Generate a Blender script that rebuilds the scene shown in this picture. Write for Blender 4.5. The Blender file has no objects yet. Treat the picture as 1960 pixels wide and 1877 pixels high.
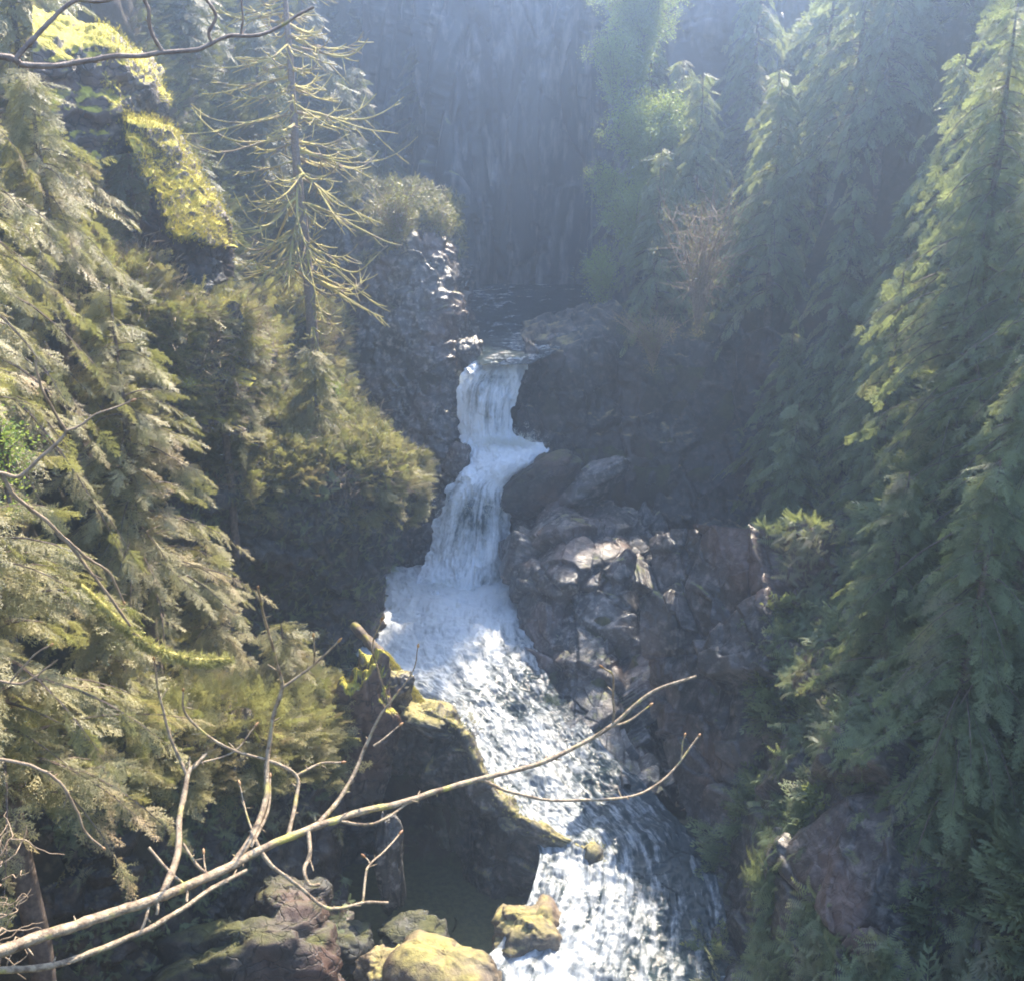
import bpy, math, random
import numpy as np
R = math.radians
# ------------------------------------------------------------------ camera, sky, sun, exposure
scn = bpy.context.scene
F = 2101.0                      # focal length in units of a 1960 wide frame
PITCH = 20.0
CZ = 15.0                       # camera height above the lower stream
cam_d = bpy.data.cameras.new('camera'); cam = bpy.data.objects.new('camera', cam_d)
scn.collection.objects.link(cam); scn.camera = cam
cam.location = (0, 0, CZ); cam.rotation_euler = (R(90 - PITCH), 0, 0)
cam_d.sensor_fit = 'HORIZONTAL'; cam_d.sensor_width = 36; cam_d.lens = 36 * F / 1960
cam_d.clip_start = 0.05; cam_d.clip_end = 600
SUN_EL, SUN_AZ = 46.0, 24.0     # elevation; azimuth to the right of the view direction (+Y)
w = bpy.data.worlds.new('World'); scn.world = w; w.use_nodes = True
nt = w.node_tree; nt.nodes.clear()
sky = nt.nodes.new('ShaderNodeTexSky'); sky.sky_type = 'NISHITA'; sky.sun_disc = False
sky.sun_elevation = R(SUN_EL); sky.sun_rotation = R(SUN_AZ); sky.dust_density = 0.6; sky.ozone_density = 2.0
bg = nt.nodes.new('ShaderNodeBackground'); bg.inputs[1].default_value = 0.14
out = nt.nodes.new('ShaderNodeOutputWorld'); nt.links.new(sky.outputs[0], bg.inputs[0]); nt.links.new(bg.outputs[0], out.inputs[0])
sl = bpy.data.lights.new('sun', 'SUN'); sl.energy = 5.0; sl.angle = R(0.5); sl.color = (1.0, 0.87, 0.69)
so = bpy.data.objects.new('sun', sl); scn.collection.objects.link(so)
so.rotation_euler = (R(90 - SUN_EL), 0, R(180 - SUN_AZ))
scn.view_settings.view_transform = 'Standard'; scn.view_settings.look = 'None'
scn.view_settings.gamma = 1.0; scn.view_settings.exposure = 2.1
scn.cycles.use_denoising = True
scn.cycles.max_bounces = 6; scn.cycles.diffuse_bounces = 3; scn.cycles.glossy_bounces = 2
scn.cycles.transmission_bounces = 3; scn.cycles.volume_bounces = 1; scn.cycles.transparent_max_bounces = 4
scn.cycles.sample_clamp_indirect = 4
scn.cycles.filter_width = 1.9
# ------------------------------------------------------------------ helpers
rng = np.random.default_rng(7)
cp, sp = math.cos(R(PITCH)), math.sin(R(PITCH))
def ray(px, py):
    u = (px - 980) / F; v = (938.5 - py) / F
    return u, cp + sp * v, -sp + cp * v
def P(px, py, Y):
    u, y, z = ray(px, py)
    return np.array([u * Y / y, Y, CZ + z * Y / y])
def Yz(py, z):                  # distance at which the row py meets the height z above the lower stream
    u, y, zz = ray(980, py)
    return (z - CZ) / zz * y
def PZ(px, py, z): return P(px, py, Yz(py, z))

def _hash(ix, iy, iz, s=0):
    n = (ix * 73856093) ^ (iy * 19349663) ^ (iz * 83492791) ^ (s * 2654435761 & 0x7fffffff)
    n = n & 0xffffffff
    n = ((n >> 13) ^ n) & 0xffffffff
    n = (n * ((n * n * 15731 + 789221) & 0xffffffff) + 1376312589) & 0xffffffff
    n = ((n >> 15) ^ n) & 0x7fffffff
    return n / 0x7fffffff
def noise3(p, s=0):
    p = np.asarray(p, float); i = np.floor(p).astype(np.int64); f = p - i; f = f * f * (3 - 2 * f)
    r = 0
    for dx in (0, 1):
        wx = f[:, 0] if dx else 1 - f[:, 0]
        for dy in (0, 1):
            wy = f[:, 1] if dy else 1 - f[:, 1]
            for dz in (0, 1):
                wz = f[:, 2] if dz else 1 - f[:, 2]
                r = r + wx * wy * wz * _hash(i[:, 0] + dx, i[:, 1] + dy, i[:, 2] + dz, s)
    return r * 2 - 1
def fbm(p, o=4, s=0, g=0.5):
    r = 0; a = 1.0; q = np.asarray(p, float)
    for k in range(o):
        r = r + a * noise3(q, s + k); q = q * 2.03 + 11.3; a *= g
    return r
def ridged(p, o=4, s=0):
    r = 0; a = 1.0; q = np.asarray(p, float)
    for k in range(o):
        r = r + a * (1 - 2 * np.abs(noise3(q, s + k))); q = q * 2.07 + 7.1; a *= 0.5
    return r
def facets(p, s=0):             # broken-rock blocks: each cell a tilted plane
    p = np.asarray(p, float); i = np.floor(p).astype(np.int64)
    best = np.full(len(p), 1e9); sec = np.full(len(p), 1e9); val = np.zeros(len(p))
    for dx in (-1, 0, 1):
        for dy in (-1, 0, 1):
            for dz in (-1, 0, 1):
                c = [i[:, 0] + dx, i[:, 1] + dy, i[:, 2] + dz]
                q = np.stack([c[k] + _hash(c[0], c[1], c[2], s + 5 + k) for k in range(3)], 1)
                d = p - q; dd = (d * d).sum(1)
                tl = np.stack([_hash(c[0], c[1], c[2], s + 15 + k) - 0.5 for k in range(3)], 1)
                h = _hash(c[0], c[1], c[2], s + 25) - 0.5 + (d * tl).sum(1) * 1.6
                m = dd < best
                sec = np.where(m, best, np.minimum(sec, dd)); val = np.where(m, h, val); best = np.where(m, dd, best)
    edge = np.clip((np.sqrt(sec) - np.sqrt(best)) / 0.05, 0, 1)
    return val - (1 - edge) * 0.16

def link_mesh(name, V, Q, mats, mi=None, attrs=None, uv=None, smooth=True, parent=None):
    me = bpy.data.meshes.new(name)
    V = np.asarray(V, np.float32); Q = np.asarray(Q, np.int32); k = Q.shape[1]
    me.vertices.add(len(V)); me.vertices.foreach_set('co', V.ravel())
    me.loops.add(Q.size); me.loops.foreach_set('vertex_index', Q.ravel())
    me.polygons.add(len(Q)); me.polygons.foreach_set('loop_start', np.arange(len(Q), dtype=np.int32) * k)
    me.polygons.foreach_set('loop_total', np.full(len(Q), k, np.int32))
    for m in (mats if isinstance(mats, (list, tuple)) else [mats]): me.materials.append(m)
    if mi is not None: me.polygons.foreach_set('material_index', np.asarray(mi, np.int32))
    me.polygons.foreach_set('use_smooth', np.full(len(Q), bool(smooth)))
    if uv is not None:
        l = me.uv_layers.new(name='UVMap'); l.data.foreach_set('uv', np.asarray(uv, np.float32)[Q.ravel()].ravel())
    for an, (dom, arr) in (attrs or {}).items():
        a = me.attributes.new(an, 'FLOAT', dom); a.data.foreach_set('value', np.asarray(arr, np.float32))
    me.update(calc_edges=True)
    o = bpy.data.objects.new(name, me); scn.collection.objects.link(o)
    if parent is not None: o.parent = parent
    return o
def tag(o, label, cat=None, group=None, kind=None):
    o['label'] = label
    if cat: o['category'] = cat
    if group: o['group'] = group
    if kind: o['kind'] = kind
    return o
def empty(name, loc, rz=0):
    o = bpy.data.objects.new(name, None); scn.collection.objects.link(o)
    o.location = tuple(float(c) for c in loc); o.rotation_euler = (0, 0, rz); o.empty_display_size = 0.3
    return o
def norm(a): return a / (np.linalg.norm(a, axis=-1, keepdims=True) + 1e-9)

class MB:
    def __init__(s): s.V = []; s.Q = []; s.M = []; s.T = []; s.n = 0
    def add(s, V, Q, mat=0, tint=0.5):
        V = np.asarray(V, float); Q = np.asarray(Q, int)
        s.V.append(V); s.Q.append(Q + s.n); s.n += len(V)
        s.M.append(np.full(len(Q), mat)); s.T.append(np.broadcast_to(np.asarray(tint, float), (len(Q),)).copy())
    def tube(s, pts, rad, sides=5, mat=0, tint=0.5, knob=0.0):
        pts = np.asarray(pts, float); n = len(pts); rad = np.broadcast_to(np.asarray(rad, float), (n,))
        t = norm(np.gradient(pts, axis=0)); ref = np.array([0.3, 0.2, 0.93])
        if abs(t[0] @ norm(ref)) > 0.9: ref = np.array([1., 0, 0.1])
        a = norm(np.cross(t, ref)); b = np.cross(t, a)
        th = np.linspace(0, 2 * math.pi, sides, endpoint=False)
        rr = rad[:, None] * (1 + knob * rng.uniform(-1, 1, (n, sides)))
        V = pts[:, None] + rr[..., None] * (np.cos(th)[None, :, None] * a[:, None] + np.sin(th)[None, :, None] * b[:, None])
        i = np.arange(n - 1)[:, None] * sides; j = np.arange(sides)[None]; j2 = (j + 1) % sides
        Q = np.stack([i + j, i + j2, i + sides + j2, i + sides + j], -1).reshape(-1, 4)
        s.add(V.reshape(-1, 3), Q, mat, tint)
    def build(s, name, mats, parent=None, smooth=True):
        if not s.V: return None
        return link_mesh(name, np.concatenate(s.V), np.concatenate(s.Q), mats, np.concatenate(s.M),
                         {'tint': ('FACE', np.concatenate(s.T))}, smooth=smooth, parent=parent)
def crv(pts, n):                # Catmull-Rom through points
    pts = np.asarray(pts, float); k = len(pts); t = np.linspace(0, k - 1, n); i = np.clip(t.astype(int), 0, k - 2); f = (t - i)[:, None]
    p = np.vstack([2 * pts[0] - pts[1], pts, 2 * pts[-1] - pts[-2]]); a, b, c, d = p[i], p[i + 1], p[i + 2], p[i + 3]
    return 0.5 * ((2 * b) + (c - a) * f + (2 * a - 5 * b + 4 * c - d) * f ** 2 + (3 * b - a - 3 * c + d) * f ** 3)

# ------------------------------------------------------------------ materials
def new_mat(name):
    m = bpy.data.materials.new(name); m.use_nodes = True; t = m.node_tree; t.nodes.clear()
    o = t.nodes.new('ShaderNodeOutputMaterial'); return m, t, o
class NT:
    def __init__(s, t): s.t = t
    def n(s, ty, ins=None, **kw):
        d = s.t.nodes.new(ty)
        for k, v in kw.items(): setattr(d, k, v)
        for k, v in (ins or {}).items():
            if hasattr(v, 'is_output') or isinstance(v, bpy.types.NodeSocket): s.t.links.new(v, d.inputs[k])
            else: d.inputs[k].default_value = v
        return d
    def noise(s, vec, scale, detail=4, rough=0.55, dist=0.0):
        return s.n('ShaderNodeTexNoise', {'Vector': vec, 'Scale': scale, 'Detail': detail, 'Roughness': rough, 'Distortion': dist}).outputs[0]
    def ramp(s, fac, a, b): # linear map a..b -> 0..1 clamped
        return s.n('ShaderNodeMapRange', {'Value': fac, 'From Min': a, 'From Max': b}).outputs[0]
    def mix(s, fac, a, b):
        d = s.n('ShaderNodeMix', data_type='RGBA')
        for sock, v in ((d.inputs[0], fac), (d.inputs[6], a), (d.inputs[7], b)):
            if isinstance(v, bpy.types.NodeSocket): s.t.links.new(v, sock)
            elif isinstance(v, tuple): sock.default_value = (*v, 1) if len(v) == 3 else v
            else: sock.default_value = v
        return d.outputs[2]
    def math(s, op, a, b=0.0):
        d = s.n('ShaderNodeMath', operation=op)
        for k, v in enumerate((a, b)):
            if isinstance(v, bpy.types.NodeSocket): s.t.links.new(v, d.inputs[k])
            else: d.inputs[k].default_value = v
        return d.outputs[0]
    def stretch(s, vec, sc):
        return s.n('ShaderNodeMapping', {'Vector': vec, 'Scale': sc}).outputs[0]

def rock_mat(name, dark, mid, light, moss=(0.13, 0.14, 0.025), moss_lo=0.75, moss_hi=0.95, rough=0.55, tint=(0.16, 0.07, 0.045), tint_amt=0.5, sx=(1, 1, 1), crack=0.8):
    m, t, o = new_mat(name); N = NT(t)
    g = N.n('ShaderNodeNewGeometry'); pos = N.stretch(g.outputs['Position'], sx)
    a = N.noise(pos, 0.9, 6, 0.6, 0.4); b = N.noise(pos, 5.0, 6, 0.65); c = N.noise(pos, 0.45, 3, 0.5)
    col = N.mix(N.ramp(a, 0.35, 0.62), dark, mid)
    col = N.mix(N.ramp(b, 0.5, 0.72), col, light)
    col = N.mix(N.math('MULTIPLY', N.ramp(c, 0.5, 0.65), tint_amt), col, tint)
    wv = N.n('ShaderNodeVectorMath', operation='ADD'); t.links.new(pos, wv.inputs[0])
    nz = N.n('ShaderNodeTexNoise', {'Vector': pos, 'Scale': 1.6, 'Detail': 3}); t.links.new(nz.outputs[1], wv.inputs[1])
    vo = N.n('ShaderNodeTexVoronoi', {'Vector': N.stretch(wv.outputs[0], (1.3, 1.3, 3.2)), 'Scale': 1.5}, feature='DISTANCE_TO_EDGE').outputs[0]
    ck = N.ramp(vo, 0.0, 0.06)
    col = N.mix(N.math('MULTIPLY', N.math('SUBTRACT', 1.0, ck), crack), col, (0.012, 0.012, 0.012))
    nrm = N.n('ShaderNodeSeparateXYZ', {0: g.outputs['Normal']}).outputs[2]
    mm = N.math('ADD', nrm, N.math('MULTIPLY', N.math('SUBTRACT', N.noise(pos, 1.7, 5, 0.6), 0.5), 1.6))
    mf = N.ramp(mm, moss_lo, moss_hi)
    mcol = N.mix(N.ramp(N.noise(pos, 9, 4), 0.35, 0.65), moss, tuple(x * 1.9 for x in moss))
    col = N.mix(mf, col, mcol)
    bs = N.n('ShaderNodeBsdfPrincipled', {'Base Color': col, 'Roughness': N.mix(mf, (rough,) * 3, (0.9,) * 3), 'Specular IOR Level': 0.4})
    h = N.math('ADD', N.math('MULTIPLY', b, 0.5), N.math('ADD', N.math('MULTIPLY', N.noise(pos, 22, 5, 0.7), 0.3), N.math('MULTIPLY', ck, 0.35 * crack)))
    bp = N.n('ShaderNodeBump', {'Height': h, 'Strength': 0.8, 'Distance': 0.06}); t.links.new(bp.outputs[0], bs.inputs['Normal'])
    t.links.new(bs.outputs[0], o.inputs[0]); return m

def leaf_mat(name, a, b, c=None, trans=0.35, rough=0.5, spec=0.4):
    m, t, o = new_mat(name); N = NT(t)
    g = N.n('ShaderNodeNewGeometry'); at = N.n('ShaderNodeAttribute', attribute_name='tint').outputs['Fac']
    col = N.mix(at, a, b)
    if c is not None: col = N.mix(N.ramp(N.noise(g.outputs['Position'], 0.8, 4, 0.6), 0.52, 0.68), col, c)
    bs = N.n('ShaderNodeBsdfPrincipled', {'Base Color': col, 'Roughness': rough, 'Specular IOR Level': spec})
    tr = N.n('ShaderNodeBsdfTranslucent', {'Color': N.mix(0.45, col, (0.5, 0.55, 0.12))})
    mx = N.n('ShaderNodeMixShader', {0: trans}); t.links.new(bs.outputs[0], mx.inputs[1]); t.links.new(tr.outputs[0], mx.inputs[2])
    t.links.new(mx.outputs[0], o.inputs[0]); return m

def bark_mat(name, a, b, moss=None, moss_lo=0.5, scale=14, rough=0.8):
    m, t, o = new_mat(name); N = NT(t); g = N.n('ShaderNodeNewGeometry'); pos = g.outputs['Position']
    col = N.mix(N.ramp(N.noise(pos, scale, 6, 0.65), 0.35, 0.65), a, b)
    if moss is not None:
        col = N.mix(N.ramp(N.noise(pos, scale * 0.35, 5, 0.6), moss_lo, moss_lo + 0.12), col, moss)
    bs = N.n('ShaderNodeBsdfPrincipled', {'Base Color': col, 'Roughness': rough, 'Specular IOR Level': 0.3})
    bp = N.n('ShaderNodeBump', {'Height': N.noise(pos, scale * 2.2, 5, 0.7), 'Strength': 0.7, 'Distance': 0.01}); t.links.new(bp.outputs[0], bs.inputs['Normal'])
    t.links.new(bs.outputs[0], o.inputs[0]); return m

def water_mat(name, uvs, bump=0.5, rg=0.52, deep=(0.018, 0.03, 0.034), foamc=(0.56, 0.59, 0.61), soft=0.10):
    m, t, o = new_mat(name); N = NT(t)
    uv = N.n('ShaderNodeUVMap').outputs[0]
    st = N.stretch(uv, (uvs[0], uvs[1], 1)); st2 = N.stretch(uv, (uvs[0] * 3.1, uvs[1] * 3.4, 1))
    pos = N.n('ShaderNodeNewGeometry').outputs['Position']
    fo = N.n('ShaderNodeAttribute', attribute_name='foam').outputs['Fac']
    n1 = N.noise(st, 1.0, 7, rg, 0.8); n2 = N.noise(st2, 1.0, 6, rg, 0.5); n3 = N.noise(pos, 7.0, 5, 0.7, 0.6)
    h = N.math('ADD', N.math('MULTIPLY', n1, 0.5), N.math('ADD', N.math('MULTIPLY', n2, 0.3), N.math('MULTIPLY', n3, 0.2)))
    th = N.math('SUBTRACT', 0.66, N.math('MULTIPLY', fo, 0.32))
    mask = N.n('ShaderNodeMapRange', {'Value': h, 'From Min': N.math('SUBTRACT', th, soft * 0.5), 'From Max': N.math('ADD', th, soft)}).outputs[0]
    col = N.mix(mask, deep, foamc)
    bs = N.n('ShaderNodeBsdfPrincipled', {'Base Color': col, 'Roughness': N.mix(mask, (0.12,) * 3, (0.55,) * 3), 'IOR': 1.33, 'Specular IOR Level': 0.5,
             'Subsurface Weight': 0.0})
    bp = N.n('ShaderNodeBump', {'Height': h, 'Strength': bump, 'Distance': 0.25}); t.links.new(bp.outputs[0], bs.inputs['Normal'])
    t.links.new(bs.outputs[0], o.inputs[0]); return m

M = {}
M['cliff'] = rock_mat('cliff rock', (0.012, 0.014, 0.018), (0.06, 0.06, 0.068), (0.24, 0.23, 0.24), sx=(0.26, 0.26, 0.06), crack=0.1, moss_lo=0.9, moss_hi=1.2, tint_amt=0.25)
M['rock'] = rock_mat('bank rock', (0.033, 0.032, 0.032), (0.13, 0.12, 0.112), (0.35, 0.325, 0.30), moss_lo=1.05, moss_hi=1.35, tint_amt=0.35, rough=0.27, crack=0.3)
M['redrock'] = rock_mat('reddish wall rock', (0.028, 0.026, 0.025), (0.10, 0.085, 0.075), (0.25, 0.215, 0.19), moss_lo=0.95, moss_hi=1.3, tint_amt=0.35, rough=0.33, crack=0.35)
M['wet'] = rock_mat('wet rock deepened for shade', (0.018, 0.018, 0.018), (0.06, 0.052, 0.045), (0.15, 0.12, 0.095), moss=(0.20, 0.16, 0.08), moss_lo=0.85, moss_hi=1.15, tint=(0.09, 0.05, 0.03), tint_amt=0.4, rough=0.35, crack=0.5)  # near-black tone carries shade, tan moss on tops the sunlit rims
M['dark'] = rock_mat('wet rock with shade in tone', (0.02, 0.022, 0.022), (0.05, 0.05, 0.045), (0.10, 0.085, 0.075), moss=(0.055, 0.055, 0.02), moss_lo=0.7, moss_hi=1.1, tint_amt=0.4)  # base and moss darkened, so the shade is in the colour
M['mossy'] = rock_mat('mossy rock', (0.04, 0.035, 0.03), (0.12, 0.10, 0.085), (0.25, 0.2, 0.16), moss=(0.27, 0.235, 0.04), moss_lo=0.38, moss_hi=0.6, tint_amt=0.4)
M['wedge'] = rock_mat('bedrock with sunlit rim tone', (0.025, 0.025, 0.024), (0.10, 0.088, 0.075), (0.26, 0.22, 0.18), moss=(0.20, 0.17, 0.07), moss_lo=0.6, moss_hi=0.95, tint=(0.10, 0.09, 0.03), tint_amt=0.6, rough=0.35, crack=0.5)  # tan moss on upward faces also paints the sunlit rim
M['boulder'] = rock_mat('boulder stone', (0.05, 0.04, 0.03), (0.17, 0.13, 0.09), (0.32, 0.25, 0.17), moss=(0.20, 0.17, 0.06), moss_lo=0.6, moss_hi=1.1, tint_amt=0.2, crack=0.25)
M['soil'] = rock_mat('forest floor', (0.025, 0.022, 0.015), (0.06, 0.05, 0.03), (0.11, 0.09, 0.06), moss=(0.045, 0.045, 0.018), moss_lo=0.6, moss_hi=0.9, tint=(0.09, 0.05, 0.03), crack=0.0, rough=0.9)
M['water'] = water_mat('stream water', (15, 17), 0.4, soft=0.17)
M['calm'] = water_mat('upper stream water', (9, 30), 0.35)
M['fall'] = water_mat('falling water', (6, 5), 1.0, 0.62, deep=(0.07, 0.10, 0.105), foamc=(0.82, 0.85, 0.88), soft=0.13)
M['needle'] = leaf_mat('hemlock needles', (0.12, 0.115, 0.045), (0.40, 0.35, 0.18), (0.36, 0.26, 0.15), trans=0.35, rough=0.4)
M['needle_cool'] = leaf_mat('fir needles', (0.08, 0.115, 0.065), (0.26, 0.31, 0.17), (0.27, 0.24, 0.17), trans=0.45)
M['leaf'] = leaf_mat('broad leaves', (0.12, 0.2, 0.04), (0.25, 0.34, 0.07), None, trans=0.45)
M['fern'] = leaf_mat('ferns and grass', (0.10, 0.10, 0.03), (0.28, 0.22, 0.09), (0.17, 0.16, 0.04), trans=0.35)
M['cool_brush'] = leaf_mat('dull brush', (0.04, 0.06, 0.03), (0.10, 0.10, 0.055), (0.10, 0.07, 0.05), trans=0.25)  # dull dark green and brown mix for the background growth
M['moss'] = leaf_mat('moss', (0.20, 0.19, 0.035), (0.52, 0.42, 0.08), (0.30, 0.24, 0.09), trans=0.3, rough=0.9, spec=0.1)
M['palemoss'] = leaf_mat('pale moss', (0.24, 0.22, 0.08), (0.5, 0.46, 0.2), None, trans=0.35, rough=0.9, spec=0.1)
M['bark'] = bark_mat('bark', (0.07, 0.05, 0.04), (0.2, 0.15, 0.12))
M['mossbark'] = bark_mat('mossy bark', (0.16, 0.12, 0.08), (0.3, 0.23, 0.15), (0.40, 0.34, 0.10), 0.38, 6)
M['logbark'] = bark_mat('log bark', (0.05, 0.04, 0.03), (0.2, 0.15, 0.11), (0.26, 0.22, 0.05), 0.52, 7)
M['twig'] = bark_mat('twig bark', (0.13, 0.09, 0.06), (0.42, 0.33, 0.22), (0.42, 0.36, 0.10), 0.57, 42, rough=0.55)
M['darktwig'] = bark_mat('dark twig bark', (0.14, 0.10, 0.085), (0.3, 0.24, 0.2), (0.36, 0.34, 0.06), 0.62, 20, rough=0.6)
M['redtwig'] = bark_mat('bramble stems', (0.16, 0.11, 0.07), (0.36, 0.27, 0.18), None, rough=0.6)
M['drops'] = leaf_mat('water drops', (0.75, 0.78, 0.8), (0.8, 0.82, 0.85), None, trans=0.4)
M['bud'] = leaf_mat('buds', (0.26, 0.13, 0.07), (0.5, 0.3, 0.16), None, trans=0.3)

# ------------------------------------------------------------------ terrain: the gorge
STATION = np.array([  # Y, left edge, right edge, water height
    [-30, -3.0, 2.0, -1.0], [0, -2.0, 3.0, -0.6], [12, -0.9, 3.6, -0.2], [15.5, 0.0, 3.3, 0.0], [18.5, 1.2, 3.9, 0.25], [21, 0.4, 3.0, 0.5], [23.7, -1.1, 1.0, 0.75],
    [27.3, -4.0, 0.1, 1.0], [30.2, -4.2, 0.0, 1.1], [31.2, -2.4, 0.4, 4.0], [32.5, -1.8, 1.2, 4.7], [34, -1.2, 0.8, 7.1], [38, -2.2, 2.2, 7.2],
    [46, -1.9, 2.9, 7.3], [49, -1.5, 3.0, 7.3], [90, 0, 2, 8.0]])
def st(y, k): return np.interp(y, STATION[:, 0], STATION[:, k])
def ground(x, y):
    x = np.asarray(x, float); y = np.asarray(y, float)
    zw = st(y, 3) - 0.7; dl = st(y, 1) - x; dr = x - st(y, 2)
    sl_ = np.interp(y, [0, 8, 12, 18, 24, 30, 40, 46, 60], [1.1, 1.1, 1.15, 1.2, 1.25, 1.3, 1.5, 1.5, 1.5])
    hl = np.where(dl < 0, 0, np.minimum(dl * 2.6, 2.5 + np.clip(dl, 0, None) * sl_))
    sr = np.interp(y, [0, 10, 20, 30, 36, 44, 60], [1.0, 1.15, 1.3, 1.1, 1.0, 0.95, 0.9])
    hr = np.where(dr < 0, 0, np.minimum(dr * 2.4, 1.6 + np.clip(dr, 0, None) * sr))
    h = hl + hr
    far = np.clip((y - 47.5 - 0.05 * np.abs(x)) / 3.0, 0, 1)
    h = h + far * np.clip(15.5 - h, 0, None)  # unseen top of the far wall, height set to shade the falls
    top = np.where(x > 0, 21, 30)  # crest above the view, shaped for the sun and shadow it gives
    h = np.where(h > top, top + (h - top) * 0.12, h)
    return zw + h
def grid_patch(rows, nu, nv):
    C = np.array([[P(*c) if len(c) == 3 else np.array(c[:3]) for c in r] for r in rows])
    A = np.stack([crv(C[k], nu) for k in range(len(C))])          # rows x nu
    B = np.stack([crv(A[:, k], nv) for k in range(nu)], 1)        # nv x nu
    return B
def patch(name, rows, nu, nv, mat, disp=0.35, cell=0.9, fine=0.08, seed=0, aniso=(1, 1, 1), attrs=None, edge=0.06):
    G = grid_patch(rows, nu, nv)
    du = np.gradient(G, axis=1); dv = np.gradient(G, axis=0); n = norm(np.cross(du, dv))
    if (n[..., 1].mean() > 0): n = -n                             # towards the camera
    p = G.reshape(-1, 3); q = p * np.array(aniso); nn = n.reshape(-1, 3)
    d = disp * (0.55 * fbm(q / (cell * 2.2), 3, seed) + 0.9 * facets(q / cell, seed + 50) + 0.34 * facets(q / (cell * 0.42) + 0.6 * fbm(q / cell, 2, seed)[:, None], seed + 80)) + fine * ridged(q / 0.35, 3, seed + 99)
    V = p + nn * d[:, None]
    i = np.arange(nv - 1)[:, None] * nu + np.arange(nu - 1)[None]
    Q = np.stack([i, i + nu, i + nu + 1, i + 1], -1).reshape(-1, 4)
    o = link_mesh(name, V, Q, mat)
    return o, V, nn
CLIFFS = {}; WATERV = []
def cliff(key, label, *a, **k):
    o, V, n = patch('cliff', *a, **k); tag(o, label, 'cliff', kind='structure'); CLIFFS[key] = (V, n); return o

# the far wall closing the gorge
cliff('far', 'tall grey streaked cliff closing the far end of the gorge',
      [[(700, -200, 55), (790, -200, 52), (900, -200, 50), (1020, -200, 50.5), (1120, -200, 49), (1300, -200, 47), (1500, -200, 48)],
       [(700, 0, 54), (790, 0, 51), (880, 0, 48.5), (1000, 0, 49), (1100, 0, 47.5), (1200, 0, 45), (1500, 0, 46)],
       [(700, 250, 53), (790, 250, 50), (860, 250, 47), (960, 250, 48), (1090, 250, 47), (1180, 250, 44), (1500, 250, 44)],
       [(700, 450, 52), (790, 450, 49), (850, 450, 46), (960, 450, 47.6), (1080, 450, 47.4), (1180, 450, 43.5), (1500, 450, 42)],
       [(700, 575, 51), (790, 575, 48), (860, 575, 45.5), (960, 572, 47.2), (1070, 572, 47.2), (1180, 590, 43), (1500, 575, 41)]],
      200, 260, M['cliff'], disp=0.9, cell=2.6, fine=0.02, seed=11, aniso=(1.6, 1.6, 0.3))
# left buttress beside the upper falls
cliff('buttress', 'rocky buttress with pale scars left of the upper falls',
      [[(560, 300, 44), (640, 320, 42), (720, 350, 40), (800, 350, 39.5), (850, 370, 40), (868, 380, 44), (872, 380, 48)],
       [(560, 450, 41), (640, 450, 39), (720, 470, 37.6), (800, 450, 37.5), (862, 470, 38), (882, 480, 42), (888, 500, 47)],
       [(560, 650, 37), (640, 640, 36.5), (720, 640, 35.6), (800, 620, 35.4), (868, 620, 35.8), (890, 625, 38), (905, 600, 44)],
       [(560, 800, 35), (640, 800, 35), (730, 780, 34.4), (800, 760, 34.2), (862, 760, 34.2), (890, 745, 34.6), (925, 700, 36)],
       [(560, 950, 34), (650, 950, 34), (740, 900, 33.5), (800, 880, 33.0), (850, 850, 33.0), (880, 850, 33.2), (900, 830, 34)],
       [(560, 1100, 33.5), (650, 1080, 33.5), (720, 1050, 33), (770, 1020, 32.6), (820, 980, 32.2), (850, 930, 31.8), (880, 900, 32)],
       [(560, 1200, 32), (650, 1180, 32), (710, 1150, 31.6), (760, 1140, 31.3), (800, 1140, 30.9), (830, 1130, 30.6), (860, 1100, 31)]],
      180, 260, M['rock'], disp=0.42, cell=1.1, fine=0.08, seed=23)
# overhanging block in front of the pool
cliff('overhang', 'dark overhanging block with grassy top beside the pool',
      [[(250, 820, 25), (350, 800, 26), (450, 790, 27.5), (550, 790, 28.5), (640, 800, 29), (720, 840, 29), (800, 900, 30)],
       [(250, 880, 23), (350, 870, 23.5), (450, 880, 24.6), (550, 880, 25.4), (650, 880, 26), (745, 900, 26.8), (780, 940, 29)],
       [(250, 1000, 22), (350, 1000, 22.6), (450, 1000, 23.6), (560, 1000, 24.6), (660, 990, 25.4), (755, 980, 26.5), (770, 1000, 29)],
       [(250, 1150, 22.2), (350, 1150, 22.9), (450, 1140, 24.0), (560, 1130, 25.1), (640, 1120, 25.9), (712, 1110, 26.8), (735, 1120, 29)],
       [(250, 1260, 21.8), (350, 1270, 22.6), (450, 1270, 23.8), (560, 1260, 24.8), (640, 1250, 25.6), (702, 1240, 26.4), (715, 1220, 28)],
       [(250, 1400, 21), (350, 1400, 22), (450, 1400, 23), (560, 1380, 24), (640, 1360, 24.8), (700, 1330, 25.6), (720, 1300, 26.6)]],
      180, 200, M['wet'], disp=0.45, cell=1.2, fine=0.08, seed=31)
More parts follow.
